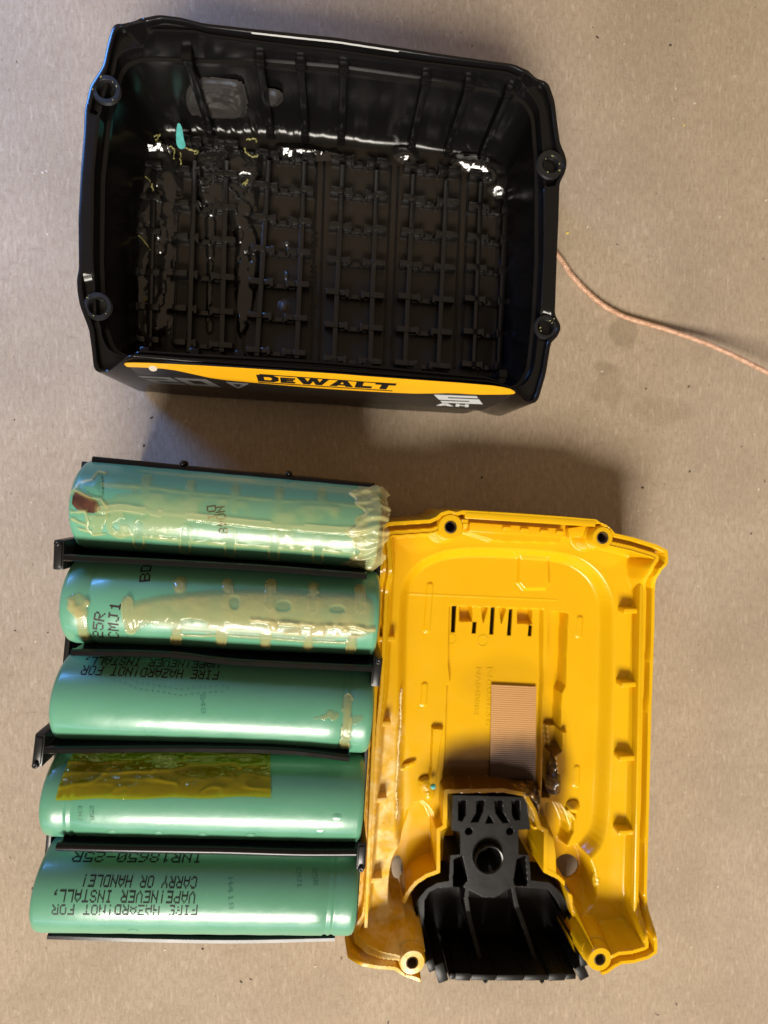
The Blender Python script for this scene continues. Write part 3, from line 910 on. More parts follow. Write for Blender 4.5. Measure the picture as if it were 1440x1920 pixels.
c5, c3, c2, c1, c4 = CELLS[4], CELLS[2], CELLS[1], CELLS[0], CELLS[3]
print_line(c5, 'FIRE HAZARD!NOT FOR', (370, 1707), (97, 1706), (0, 19), M['ink_dark'], drop=.12)
print_line(c5, 'VAPE!NEVER INSTALL,', (366, 1683), (96, 1680), (0, 23), M['ink_dark'])
print_line(c5, 'CARRY OR HANDLE!', (369, 1655), (153, 1651), (0, 23), M['ink_dark'])
print_line(c5, 'INR18650-25R', (379, 1608), (137, 1606), (0, 19), M['ink_dark'])
print_line(c3, 'FIRE HAZARD!NOT FOR', (410, 1266), (153, 1256), (0, 17), M['ink'])
print_line(c3, 'VAPE!NEVER INSTALL,', (412, 1247), (155, 1238), (0, 13), M['ink'])
print_line(c3, 'CARRY OR HANDLE!', (412, 1231), (190, 1222), (0, 9), M['ink'])
print_line(c2, '25R', (184, 1194), (188, 1148), (-20, 0), M['ink'])
print_line(c2, 'CMJ1', (214, 1196), (218, 1128), (-20, 0), M['ink'])
print_line(c2, 'BD', (271, 1091), (275, 1060), (-20, 0), M['ink'])
print_line(c1, 'NO48', (412, 950), (420, 1000), (18, 0), M['ink'])
print_line(c1, 'D1', (396, 948), (399, 975), (18, 0), M['ink'])
for tx, (s_, e_) in (('25R', ((172, 1512), (173, 1538))), ('EMJ', ((150, 1512), (150, 1540)))):
    print_line(c4, tx, s_, e_, (8, 0), M['ink_faint'])
for tx, s_, e_ in (('25R', (590, 1628), (592, 1660)), ('CMJ1', (560, 1626), (562, 1665)), ('H418', (432, 1645), (434, 1705)), ):
    print_line(c5, tx, s_, e_, (9, 0), M['ink_faint'])
print_line(c3, 'S48', (380, 1302), (382, 1338), (9, 0), M['ink_faint'])

# adhesive on the cells: a thickness field over the unrolled sleeve
def cell_field(c, name, fn, u0, u1, v0, v1, res, mat, min_t=.04):
    U, Vv = np.meshgrid(np.arange(u0, u1, res), np.arange(v0, v1, res))
    t = fn(U, Vv)
    ny, nx = U.shape
    ok = t > min_t
    fk = ok[:-1, :-1] & ok[1:, :-1] & ok[:-1, 1:] & ok[1:, 1:]
    used = np.zeros(U.shape, bool)
    used[:-1, :-1] |= fk; used[1:, :-1] |= fk; used[:-1, 1:] |= fk; used[1:, 1:] |= fk
    idx = -np.ones(U.shape, int); idx[used] = np.arange(used.sum())
    pts = [on(c, u, v, h) for u, v, h in zip(U[used], Vv[used], t[used]*.6+.02)]
    J, I = np.nonzero(fk)
    ff = np.stack([idx[J, I], idx[J+1, I], idx[J+1, I+1], idx[J, I+1]], 1)
    me = mesh(name, pts, ff.tolist(), True)
    at = me.attributes.new('thickness', 'FLOAT', 'POINT')
    at.data.foreach_set('value', t[used].astype(np.float32))
    return link(name, me, mat, c.sleeve)
def hp(c, pts): return [hit(c, *p) for p in pts]

# --- first cell
lat_lo = [(262, 1003), (349, 1013), (433, 1019), (515, 1026), (597, 1031), (674, 1036)]
lat_hi = [(276, 913), (358, 925), (442, 930), (524, 938), (604, 940)]
mid1 = hp(c1, [(190, 955), (225, 951), (300, 962), (360, 968), (430, 976), (520, 985), (610, 992), (690, 996)])
low1 = hp(c1, [(215, 1000), (262, 1003), (349, 1013), (433, 1019), (515, 1026), (597, 1031), (674, 1038)])
top1 = hp(c1, [(190, 908), (276, 914), (358, 925), (442, 932), (524, 940), (604, 942), (680, 950)])
lo_s = [hp(c1, [(x, y-20), (x-1, y+20)]) for x, y in lat_lo]
hi_s = [hp(c1, [(x, y-18), (x-2, y+26)]) for x, y in lat_hi]
blot1 = hp(c1, [(198, 940), (230, 945), (250, 1000), (225, 1012), (205, 1000)])
sheet1 = chaikin(hp(c1, [(195, 930), (276, 915), (358, 925), (442, 930), (604, 942), (700, 945), (700, 1045), (600, 1038), (430, 1022), (350, 1015), (262, 1006), (225, 1000)]), 1)
def f1(u, v):
    n = fbm(u, v, 3.0, 21); n2 = vn(u, v, 1.1, 33)
    t = ss(sdf(sheet1, u, v), -.3, 1.2)*(.16+.26*ss(fbm(u, v, 6.5, 61), .40, .62))
    t = np.maximum(t, .50*np.exp(-(segd(u, v, mid1)/(.85+.5*n))**2))
    t = np.maximum(t, .62*np.exp(-((segd(u, v, mid1)-.5)/.28)**2)*(n > .42))
    t = np.maximum(t, (.32+.3*n2)*np.exp(-(segd(u, v, low1)/.75)**2))
    t = np.maximum(t, .34*np.exp(-(segd(u, v, top1)/.55)**2)*(.5+n))
    for s in hi_s:
        d = segd(u, v, s); t = np.maximum(t, .34*np.exp(-(d/.95)**4)*(.7+.5*n))
    for s in lo_s:
        d = segd(u, v, s)
        t = np.maximum(t, .44*np.exp(-((d-.9)/.28)**2)); t = np.where(d < .6, np.minimum(t, .07), t)
    b_ = sdf(blot1, u, v); t = np.maximum(t, .42*ss(b_+.8*(n2-.5), -.2, .5)*(n2 > .4))
    return t
cell_field(c1, 'adhesive', f1, 5, c1.L-2.5, -11, 12.5, .22, M['adhesive'])
# crumpled adhesive skirt over the right end
def skirt():
    nu, nv_ = 46, 120
    V = []
    rs = np.random.RandomState(5)
    for j in range(nv_):
        v_ = -10.5+(22.5)*j/(nv_-1)
        edge = 1.5+.35*math.sin(v_*.9)+.9*(float(vn(np.array(v_), np.array(2.0), 1.3, 31))-.5)+rs.uniform(-.06, .06)
        st = 5.2+1.2*math.sin(v_*.8+1)+.5*math.sin(v_*2.3)
        for i in range(nu):
            t = i/(nu-1)
            u = c1.L-st+(st+edge)*t
            w = float(vn(np.array(u*.35), np.array(v_*1.0), .9, 8))-.5
            w2 = float(vn(np.array(u), np.array(v_), 2.6, 18))-.5
            w3 = math.sin(v_*3.1+u*1.3+2.2*w2)
            h = .22+.6*w*min(1, t*3)+.7*w2+.22*w3*min(1, t*2)
            if t > .72: h -= (t-.72)*6.5
            if t < .08: h *= t/.08
            V.append(on(c1, u, v_, max(h, .03 if t < .7 else -3)))
    ff = [[j*nu+i, (j+1)*nu+i, (j+1)*nu+i+1, j*nu+i+1] for j in range(nv_-1) for i in range(nu-1)]
    me = mesh('adhesive_skirt', V, ff)
    at = me.attributes.new('thickness', 'FLOAT', 'POINT'); at.data.foreach_set('value', np.full(len(V), .56, np.float32))
    link('adhesive_skirt', me, M['adhesive'], c1.sleeve)
skirt()
# torn sleeve, bare metal at the left end
tear = chaikin(hp(c1, [(136, 926), (145, 920), (178, 934), (192, 952), (186, 960), (172, 964), (134, 954)]), 1)
cell_field(c1, 'bare_metal', lambda u, v: np.where(sdf(tear, u, v) > 0, .06, 0), .8, 9, -9, 6, .18, M['copper'], .01)
edge1 = [hp(c1, q) for q in ([(136, 922), (150, 905), (172, 900), (186, 884), (198, 888)], [(140, 918), (170, 933), (190, 936), (200, 950)],
                             [(134, 960), (160, 958), (166, 975), (164, 990), (175, 1002), (198, 1000)], [(136, 972), (152, 980), (162, 984)], [(150, 990), (165, 995)])]
patch1 = hp(c1, [(166, 965), (190, 962), (206, 955), (204, 985), (198, 1002), (172, 1000)])
def f1b(u, v):
    n = vn(u, v, .8, 3); t = np.zeros(u.shape)
    for e in edge1: t = np.maximum(t, .55*np.exp(-(segd(u, v, e)/(.22+.3*n))**2))
    t = np.maximum(t, .4*ss(sdf(patch1, u, v)+1.2*(n-.5), .1, .5))
    return t
cell_field(c1, 'torn_edge', f1b, .4, 13, -11, 9, .15, M['adhesive'])
tri = chaikin(hp(c1, [(148, 912), (176, 902), (188, 888), (194, 890), (196, 930), (180, 932)]), 1)
def f1c(u, v): return np.where(sdf(tri, u, v) > 0, .25+.2*ss(sdf(tri, u, v), 0, 1.5), 0)
cell_field(c1, 'lifted_sleeve', f1c, .8, 12, -11, 6, .2, M['sleeve'], .02)

# --- second cell
sheet2 = chaikin(hp(c2, [(238, 1128), (300, 1115), (400, 1105), (480, 1102), (600, 1108), (690, 1112), (706, 1135), (700, 1190), (660, 1200), (560, 1196), (420, 1186), (330, 1184), (300, 1172), (250, 1188), (240, 1160)]), 2)
win2 = [chaikin(hp(c2, q), 1) for q in ([(430, 1118), (450, 1120), (448, 1142), (432, 1142)], [(520, 1127), (545, 1128), (545, 1146), (516, 1146)], [(620, 1136), (645, 1137), (646, 1149), (618, 1148)],
                                       [(262, 1165), (290, 1168), (288, 1186), (262, 1184)], [(340, 1158), (390, 1164), (388, 1178), (342, 1176)])]
stub2 = [hp(c2, q) for q in ([(239, 1128), (245, 1180)], [(333, 1178), (330, 1203)], [(418, 1182), (414, 1206)], [(500, 1186), (497, 1211)], [(580, 1192), (577, 1216)], [(660, 1194), (657, 1219)],
                            [(426, 1092), (428, 1108)], [(508, 1094), (507, 1135)], [(588, 1098), (587, 1140)], [(675, 1104), (676, 1140)])]
rim2 = hp(c2, [(330, 1190), (380, 1192), (414, 1190), (500, 1196), (580, 1202), (655, 1205)])
ridge2 = hp(c2, [(472, 1161), (500, 1164), (545, 1167), (600, 1172), (660, 1172), (700, 1180)])
lump2 = chaikin(hp(c2, [(478, 1158), (560, 1164), (690, 1172), (696, 1196), (600, 1194), (500, 1188)]), 1)
blob2 = hp(c2, [(122, 1125), (135, 1112), (160, 1112), (172, 1128), (168, 1150), (150, 1160), (124, 1150)])
foot2 = hp(c2, [(154, 1150), (160, 1196)])
bub2 = hp(c2, [(338, 1090), (338, 1102)]); 
def f2(u, v):
    n = fbm(u, v, 3.5, 41); n2 = vn(u, v, .9, 43)
    t = ss(sdf(sheet2, u, v), -.4, 1.6)*(.30+.30*n)
    for w in win2: t = t*(1-ss(sdf(w, u, v), -.2, .3)*.85)
    for s in stub2:
        d = segd(u, v, s); t = np.maximum(t, .46*np.exp(-(d/.95)**4)); t = np.maximum(t, .60*np.exp(-((d-.9)/.2)**2)*(n > .45))
    t = np.maximum(t, .42*np.exp(-(segd(u, v, rim2)/.38)**2))
    t = np.maximum(t, 1.0*np.exp(-(segd(u, v, ridge2)/.55)**2)*(.55+.8*n2))
    t = np.maximum(t, ss(sdf(lump2, u, v), -.2, .6)*(.30+.75*ss(vn(u, v, 1.5, 77), .45, .8)))
    t = np.maximum(t, ss(sdf(blob2, u, v)+.9*(n2-.5), -.1, .5)*(.22+.5*n2))
    t = np.maximum(t, .38*np.exp(-(segd(u, v, foot2)/.95)**6))
    t = np.maximum(t, .5*np.exp(-(segd(u, v, bub2)/1.1)**4)*(.7+.4*n2))
    return t
cell_field(c2, 'adhesive', f2, .9, c2.L-.6, -11, 13, .22, M['adhesive_amber'])
# --- third cell: one stub and a thin smear
st3 = hp(c3, [(652, 1310), (646, 1398)]); sm3 = chaikin(hp(c3, [(585, 1348), (620, 1330), (630, 1322), (636, 1352), (600, 1352)]), 1)
sm3b = chaikin(hp(c3, [(660, 1336), (690, 1342), (672, 1360), (655, 1362)]), 1)
line3 = hp(c3, [(200, 1264), (260, 1288), (340, 1300), (420, 1292)])
def f3(u, v):
    n2 = vn(u, v, .9, 52); d = segd(u, v, st3)
    t = .40*np.exp(-(d/.85)**6)*(.75+.4*n2)
    t = np.maximum(t, .6*np.exp(-((d-.85)/.2)**2)*(n2 > .4))
    t = np.maximum(t, .26*ss(sdf(sm3, u, v)+n2-.5, -.1, .5)); t = np.maximum(t, .14*ss(sdf(sm3b, u, v), -.1, .5))
    return t
cell_field(c3, 'adhesive', f3, 40, c3.L-.8, -8, 13, .2, M['adhesive_amber'])
# scuffs pressed into the sleeve
def f3s(u, v):
    d = segd(u, v, line3); return .07*np.exp(-((d-.5)/.22)**2)*(.7+.3*np.sin(u*6))
cell_field(c3, 'scuff', f3s, 5, 45, -8, 8, .15, M['sleeve'], .03)
for c, lst in ((c4, [(210, 1560), (297, 1562), (380, 1565), (470, 1566), (600, 1560), (632, 1532)]), (c3, [(290, 1391), (420, 1396), (500, 1398), (560, 1400)]), (c5, [(250, 1745)])):
    for x, y in lst:
        u_, v_ = hit(c, x, y)
        cell_field(c, 'scuff', lambda u, v: .22*np.exp(-(((u-u_)/.75)**2+((v-v_)/.5)**2)), u_-2.2, u_+2.2, v_-1.6, v_+1.6, .2, M['sleeve'], .02)

# amber tape, a thing of its own stuck on the fourth cell
tp = [hit(c4, *q) for q in ((140, 1414), (505, 1420), (508, 1494), (105, 1499))]
tape = None
def build_tape():
    nu, nv_ = 130, 46
    V = []
    for j in range(nv_):
        b = j/(nv_-1)
        for i in range(nu):
            a = i/(nu-1)
            ul = tp[0][0]*(1-b)+tp[3][0]*b; ur = tp[1][0]*(1-b)+tp[2][0]*b
            vl = (tp[0][1]-1.2)*(1-b)+tp[3][1]*b; vr = (tp[1][1]-1.2)*(1-b)+tp[2][1]*b
            u = ul+(ur-ul)*a; v_ = vl+(vr-vl)*a
            v_ += .12*math.sin(a*19+1)*(b > .97)
            w = float(fbm(np.array(u), np.array(v_), 4.0, 91))-.45
            cr = abs(float(vn(np.array(u*.8+v_*.5), np.array(v_*.9), 3.2, 95))-.5)
            k_ = (1-b)**1.5
            fold = abs(float(vn(np.array(u*.45), np.array(v_*1.6), 2.4, 99))-.5)
            h = .16+.9*max(0, w)*(.25+k_)+.34*max(0, .10-cr)*10*(1-b*.6)+1.1*max(0, .22-fold)*k_*1.6+.26*max(0, math.sin(v_*3.0+6*fold+.25*u))*k_*(.4+2*max(0, w+.3))
            V.append(on(c4, u, v_, h))
    ff = [[j*nu+i, (j+1)*nu+i, (j+1)*nu+i+1, j*nu+i+1] for j in range(nv_-1) for i in range(nu-1)]
    o = part('tape_strip', V, ff, M['tape'])
    o['label'] = 'wrinkled shiny amber tape strip stuck over a clean teal cell'; o['category'] = 'tape'
build_tape()

# ------------------------------------------------------------------ black holder round the cells
hold = empty('cell_holder', 'black plastic cell holder with thin dividers between the teal cells', 'cell holder', (P(390, 1310, 0).x, P(390, 1310, 0).y, 0))
def divider(pts_px, ztop, zlow, th, bead, name='divider'):
    pts = spline([P(x, y, ztop) for x, y in pts_px], 10)
    V, Fs = [], []
    prof = [(-th/2, zlow-ztop), (-th/2, -1.6), (-bead, -1.1), (-bead, -.35), (-bead*.55, 0), (bead*.55, 0), (bead, -.35), (bead, -1.1), (th/2, -1.6), (th/2, zlow-ztop)]
    n = len(prof)
    for i, p in enumerate(pts):
        t = (pts[min(i+1, len(pts)-1)]-pts[max(i-1, 0)]).normalized(); s = Vector((t.y, -t.x, 0))
        for a, z in prof: V.append(p+s*a+UP*z)
    for i in range(len(pts)-1):
        for k in range(n): Fs.append([i*n+k, i*n+(k+1) % n, (i+1)*n+(k+1) % n, (i+1)*n+k])
    Fs.append(list(range(n))[::-1]); m = (len(pts)-1)*n; Fs.append([m+k for k in range(n)])
    me = mesh(name, V, Fs, True, 50)
    bm = bmesh.new(); bm.from_mesh(me); bmesh.ops.recalc_face_normals(bm, faces=bm.faces); bm.to_mesh(me); bm.free()
    return link(name, me, M['black'], hold)
divider([(118, 1046), (300, 1055), (480, 1065), (600, 1074), (688, 1081)], 39.0, 8, .75, .62)
divider([(132, 1225), (230, 1226), (330, 1230), (430, 1242), (560, 1249), (698, 1255)], 39.0, 8, .75, .62)
divider([(82, 1409), (250, 1407), (400, 1407), (540, 1411), (655, 1424)], 39.0, 8, .75, .62)
divider([(104, 1591), (250, 1595), (420, 1598), (560, 1602), (668, 1602)], 39.0, 8, .75, .70)
divider([(88, 1758), (250, 1763), (440, 1766), (628, 1762)], 30.5, 4, 1.0, .62, 'side_strip')
divider([(172, 864), (400, 886), (560, 900), (702, 914)], 33.0, 4, 1.2, .9, 'side_strip')
for x, y in ((342, 871), (541, 890)):
    t = P(x, y, 33.0)
    vv, ff = lathe_vf([(.6, -2), (.55, .3), (.3, .6), (.02, .62)], t+c1.s*(-.25)-UP*.2, 14); part('peg', vv, ff, M['black'], hold)
# end tabs with a peg
for (q, s) in ((((113, 1012), (111, 1068)), -1), (((709, 1232), (703, 1286)), 1), (((78, 1374), (71, 1436)), -1), (((679, 1578), (676, 1628)), 1)):
    A, B = P(*q[0], 36.5), P(*q[1], 36.5)
    m_ = (A+B)/2; e = (B-A)/2; w_ = Vector((-e.y, e.x, 0)).normalized()
    k = -1 if s < 0 else 1
    vv, ff = join([box_vf(m_-UP*6, w_*.95, e, UP*6.5, .3), box_vf(m_-UP*1.5-w_*0, w_*.7, e*.82, UP*2.3, .25)])
    tb = part('end_tab', vv, ff, M['black_satin'], hold, True, 40)
    pg = (A if (s < 0 and q[0][1] < 1100) or s > 0 and q[0][1] < 1300 else B)
    pg = pg*.80+m_*.20
    vv, ff = lathe_vf([(.62, 0), (.55, .5), (.3, .62), (.02, .4)], Vector((pg.x, pg.y, 37.2)), 16)
    part('peg', vv, ff, M['black_satin'], tb)
# lower tray that carries the cells, with a cradle for each
A_, B_ = CELLS[0], CELLS[4]
corn = [A_.A+A_.a*.3-A_.s*8.2, A_.A+A_.a*(A_.L-.6)-A_.s*8.2, B_.A+B_.a*(B_.L-.6)+B_.s*8.2, B_.A+B_.a*.3+B_.s*8.2]
for a, b, hgt in ((0, 1, 21), (1, 2, 31), (2, 3, 21), (3, 0, 31)):
    pa, pb = Vector((corn[a].x, corn[a].y, 0)), Vector((corn[b].x, corn[b].y, 0))
    if hgt == 31:
        sh = (Vector((corn[1].x-corn[0].x, corn[1].y-corn[0].y, 0)).normalized())*(1.1 if a == 1 else -1.1)
        pa += sh; pb += sh
    d_ = (pb-pa); n_ = Vector((d_.y, -d_.x, 0)).normalized()
    vv, ff = box_vf((pa+pb)/2+UP*(hgt/2+.1), d_/2, n_*.5, UP*hgt/2, .15)
    part('tray_wall', vv, ff, M['black_satin'], hold, True, 40)
vv, ff = [], []
cc = [Vector((p.x, p.y, 0)) for p in corn]
vv = [p+UP*.2 for p in cc]+[p+UP*2 for p in cc]
ff = [(0, 1, 2, 3), (7, 6, 5, 4), (0, 4, 5, 1), (1, 5, 6, 2), (2, 6, 7, 3), (3, 7, 4, 0)]
part('tray_floor', vv, ff, M['black_satin'], hold, False)
for c in CELLS:
    for k in (.12, .5, .88):
        m_ = c.A+c.a*(c.L*k); 
        V, Fs = [], []
        n = 16
        for sgn in (-.7, .7):
            for i in range(n+1):
                t = -1+2*i/n; x = t*8.2
                V.append(Vector((m_.x, m_.y, 0))+c.s*x+c.a*sgn+UP*(ZAX-math.sqrt((RCELL+.05)**2-x*x)))
            for i in range(n+1):
                t = -1+2*i/n
                V.append(Vector((m_.x, m_.y, 2))+c.s*(t*8.2)+c.a*sgn)
        w = 2*(n+1)
        for i in range(n):
            Fs += [[i, i+1, n+2+i, n+1+i], [w+i, w+n+1+i, w+n+2+i, w+i+1], [i, w+i, w+i+1, i+1]]
        part('cradle', V, Fs, M['black_satin'], hold, False)

# ================================================================== YELLOW COVER
KC, KS = 20.0, 15.0
cov_px = [(706, 990, KC), (729, 979, KC), (806, 974, KC), (818, 969, KC), (827, 961, KC), (841, 957, KC), (856, 960, KC), (868, 957, KC), (960, 962, KC), (1060, 969, KC), (1118, 974, KC),
          (1126, 980, KC), (1137, 984, KC), (1147, 993, KC), (1153, 1000, KC), (1189, 1008, KC), (1231, 1021, KC), (1252, 1032, KC), (1253, 1045, KC), (1252, 1057, KC),
          (1241, 1068, 19.5), (1232, 1082, 17.5), (1228, 1102, KS), (1227, 1180, KS), (1222, 1320, KS), (1218, 1482, KS), (1213, 1670, KS), (1214, 1695, KS), (1219, 1727, 17),
          (1231, 1757, 19.8), (1233, 1775, KC), (1232, 1787, KC), (1216, 1798, KC), (1189, 1806, KC), (1166, 1808, KC), (1154, 1814, KC), (1139, 1825, KC), (1104, 1836, KC), (1098, 1800, KC),
          (1080, 1770, KC), (1000, 1762, KC), (880, 1762, KC), (808, 1770, KC), (800, 1800, KC), (806, 1826, KC), (806, 1843, KC), (786, 1841, KC), (757, 1830, KC), (740, 1819, KC), (711, 1817, KC), (682, 1812, KC), (652, 1801, KC), (647, 1785, KC), (648, 1770, KC),
          (656, 1745, 18), (664, 1715, KS+.5), (667, 1690, KS), (672, 1620, KS), (682, 1482, KS), (690, 1360, KS), (697, 1290, KS), (706, 1100, KS), (708, 1060, KS)]
cov = [(P(*p).x, P(*p).y) for p in cov_px]
cov_cent = P(945, 1390, 0)
yT_r, yT_r2 = P(1250, 1058, KC).y, P(1228, 1106, KS).y
yB_r, yB_r2 = P(1232, 1760, KC).y, P(1213, 1692, KS).y
tray = chaikin(PL([(758, 1120), (768, 1085), (795, 1056), (850, 1038), (960, 1040), (1055, 1048), (1098, 1072), (1122, 1110), (1127, 1150), (1124, 1320), (1118, 1480), (1113, 1555), (1090, 1585), (1060, 1600),
                   (1030, 1520), (840, 1500), (800, 1560), (765, 1590), (752, 1560), (750, 1480), (756, 1320)], 8), 2)
chan = PL([(840, 1134), (1012, 1140), (1012, 1275), (1008, 1400), (1006, 1472), (826, 1474), (832, 1400), (836, 1280), (842, 1275), (838, 1240)], 6)
groove = PL([(1018, 1142), (1052, 1144), (1050, 1180), (1047, 1275), (1040, 1290), (1036, 1390), (1022, 1400), (1018, 1478), (1006, 1478), (1010, 1290), (1012, 1270), (1018, 1240)], 4.0)
ridge_px = [(758, 1690), (766, 1672), (780, 1655), (800, 1642), (822, 1634), (822, 1556), (834, 1550), (836, 1484), (945, 1482), (985, 1490), (1002, 1520), (1012, 1552), (1024, 1558), (1022, 1633), (1047, 1645), (1066, 1664), (1074, 1704), (1076, 1715)]
ridge = PL(ridge_px, 11.5)
well = PL([(836, 1484), (985, 1490), (1012, 1552), (1024, 1558), (1022, 1633), (1047, 1645), (1066, 1664), (1074, 1704), (1098, 1780), (1104, 1840), (800, 1845), (780, 1780), (756, 1700), (766, 1672), (790, 1648), (822, 1634), (822, 1556), (834, 1550)], 11.5)
pk_l = chaikin(PL([(768, 1512, 9), (800, 1506, 9), (826, 1560, 6), (820, 1632, 6), (790, 1648, 6), (762, 1680, 8), (745, 1712, 11), (728, 1700, 11), (729, 1640, 11), (738, 1600, 11), (756, 1570, 10)]), 1)
pk_r = chaikin(PL([(1020, 1510, 9), (1048, 1508, 9), (1060, 1525, 9), (1072, 1560, 9), (1060, 1594, 9), (1096, 1592, 10), (1116, 1640, 11), (1116, 1690, 11), (1092, 1706, 10), (1074, 1680, 6), (1044, 1644, 5), (1026, 1630, 5), (1028, 1560, 6)]), 1)
bosses = [((845, 988), 3.0), ((1130, 1008), 2.7), ((773, 1805), 3.1), ((1125, 1799), 3.1)]
bump_box = PL([(972, 1040), (1032, 1043), (1034, 1094), (1026, 1108), (982, 1108), (970, 1094)], 9)
slots = [[(847, 1133), (856, 1133), (853, 1186), (845, 1186)], [(886, 1166), (894, 1166), (892, 1188), (884, 1188)], [(920, 1138), (928, 1138), (925, 1190), (917, 1190)],
         [(954, 1142), (961, 1142), (958, 1192), (950, 1192)], [(991, 1172), (998, 1173), (996, 1193), (989, 1193)]]
slots_w = [PL(s, 6) for s in slots]
pock = [PL([(862, 1136), (884, 1136), (884, 1164), (862, 1164)], 6), PL([(970, 1143), (997, 1144), (997, 1169), (970, 1168)], 6)]
tri_p = [PL([(903, 1138), (914, 1139), (906, 1166)], 6), PL([(937, 1140), (948, 1141), (940, 1168)], 6)]
vent = PL([(872, 968), (1116, 982), (1120, 1006), (1060, 1012), (1058, 1022), (930, 1018), (880, 1002)], 17)
bars = [PL(q, 8) for q in ([(806, 1098), (800, 1180)], [(796, 1285), (794, 1318)], [(1087, 1160), (1085, 1190)], [(1081, 1440), (1080, 1470)])]
cov_hl = [(P(745+11*math.cos(t), 1627+24*math.sin(t), 5.0).x, P(745+11*math.cos(t), 1627+24*math.sin(t), 5.0).y) for t in np.linspace(0, 2*math.pi, 24, endpoint=False)]
cov_hr = [(P(1062+23*math.cos(t), 1624+23*math.sin(t), 5.0).x, P(1062+23*math.cos(t), 1624+23*math.sin(t), 5.0).y) for t in np.linspace(0, 2*math.pi, 28, endpoint=False)]
runner = PL([(1036, 1372), (1066, 1374), (1063, 1455), (1046, 1455)], 10)
runner_l = PL([(810, 1364), (832, 1365), (826, 1400), (818, 1475), (800, 1475), (808, 1440)], 9)
arm_r = PL([(1066, 1520), (1078, 1535), (1078, 1560), (1062, 1590)], 9)

yhole = P(1062, 1646, 5.0).y-.3
def cover_z(x, y):
    d = sdf(cov, x, y)
    side = ss(y, yT_r, yT_r2)*ss(y, yB_r, yB_r2) if yT_r < yT_r2 else (1-ss(y, yT_r2, yT_r))*ss(y, yB_r, yB_r2)
    zr = KC-(KC-KS)*side
    led = 11.4+.10*np.minimum(d, 12)*0
    w = ss(d, 3.1, 4.6)
    z = zr*(1-w)+led*w
    z += (1-ss(d, 4, 9))*.5*ss(d, 3.4, 4.6)
    gr = ss(d, .85, 1.1)*(1-ss(d, 1.8, 2.05))
    z = z-2.4*gr
    z -= .35*ss(d, 1.85, 2.1)*(1-ss(d, 2.9, 3.2))
    dt = sdf(tray, x, y)
    z = z-(3.4)*ss(dt, -2.2, 1.0)*ss(d, 3.1, 4.6)
    z += .9*ss(sdf(bump_box, x, y), -.2, .9)
    z -= 1.9*ss(sdf(chan, x, y), -.25, .35)
    g = ss(sdf(groove, x, y), -.3, .4); z = z*(1-g)+np.minimum(z, 4.0)*g
    for q in pock: z -= 2.4*ss(sdf(q, x, y), -.15, .2)
    for q in tri_p: z -= 1.6*ss(sdf(q, x, y), -.15, .2)
    for b in bars: z += .35*ss(1.0-segd(x, y, b), 0, .5)
    for q in (pk_l, pk_r):
        g = ss(sdf(q, x, y), -.3, 1.0)
        fl = 5.0+np.clip((yhole-y)*1.3, 0, 12)
        z = z*(1-g)+np.minimum(z, fl)*g
    z += 1.4*ss(sdf(runner, x, y), -.1, .25)*(1-.0) + 1.2*ss(sdf(runner_l, x, y), -.1, .3)
    z += 1.1*ss(.7-segd(x, y, arm_r), 0, .4)
    # well for the latch, with its upstanding wall
    wd = sdf(well, x, y)
    g = ss(wd, -.2, .3); z = z*(1-g)+1.2*g
    rd = segd(x, y, ridge)
    g = ss(.72-rd, -.12, .15)*(d > .4); z = z*(1-g)+np.maximum(z, 11.5)*g
    # box-shaped catch on the upper end wall
    g = ss(sdf(vent, x, y), -.2, .4); z = z*(1-g)+(15.2+.0*z)*g
    for (bx, by), rr in bosses:
        q = P(bx, by, KC); rd = np.hypot(x-q.x, y-q.y)
        g = ss(rr-.25-rd, -.2, .2); z = z*(1-g)+(KC-9)*g
        g2 = ss(rr+.9-rd, -.6, .6)*(1-g)*(d < 9); z = z*(1-g2)+np.maximum(z, KC-2.5)*g2
    # run of adhesive on the left ledge
    q = P(716, 1560, 11); n = fbm(x, y, 3.2, 71)
    g = np.exp(-(((x-q.x)/4.5)**2+((y-q.y)/24)**2)); z += .7*g*(n-.35)
    z += .10*(fbm(x, y, 9, 3)-.5)
    z += .10*ss(.28-segd(x, y, PL([(764, 1113), (1044, 1125)], 8)), 0, .2)
    return z
def cover_low(v):
    d = sdf(cov, v[:, 0], v[:, 1])
    south_ = v[:, 1] < P(1150, 1770, KC).y
    return np.where(d > .6, np.maximum(v[:, 2]-.8, .25), np.where(south_, np.maximum(v[:, 2]-5.0, 12.5), .25))
cover = empty('housing_cover', 'yellow plastic battery housing cover lying open with burnt patch inside', 'housing cover', (cov_cent.x, cov_cent.y, 0))
relief('body', cov, cover_z, .18, M['yellow'], cover, holes=slots_w+[cov_hl, cov_hr], zbot=cover_low)
for (bx, by), rr in bosses:
    q = P(bx, by, KC)
    vv, ff = lathe_vf([(rr+.35, -9), (rr+.1, -.6), (rr-.25, -.05), (1.55, .0), (1.25, -.35), (1.15, -.5), (1.1, -15), (.05, -15)], Vector((q.x, q.y, KC+.05)), 36)
    bo = part('screw_boss', vv, ff, M['yellow'], cover, True, 40)
    vv, ff = lathe_vf([(1.42, .02), (1.28, .10), (1.14, -.2), (1.08, -6), (.02, -6.2)], Vector((q.x, q.y, KC+.02)), 24)
    part('hole_rim', vv, ff, M['bore'], bo, True, 40)
# catching tabs along both long walls
for x, y, s in ((1180, 1144, 1), (1176, 1281, 1), (1172, 1418, 1), (1170, 1556, 1), (724, 1196, -1), (716, 1354, -1), (709, 1496, -1), (700, 1645, -1)):
    q = P(x, y, 13.2)
    vv, ff = box_vf(Vector((q.x, q.y, 12.2)), Vector((2.1, 0, 0)), Vector((0, .62, 0)), Vector((0, 0, 2.2)), .18)
    part('catch_tab', vv, ff, M['yellow'], cover, True, 40)
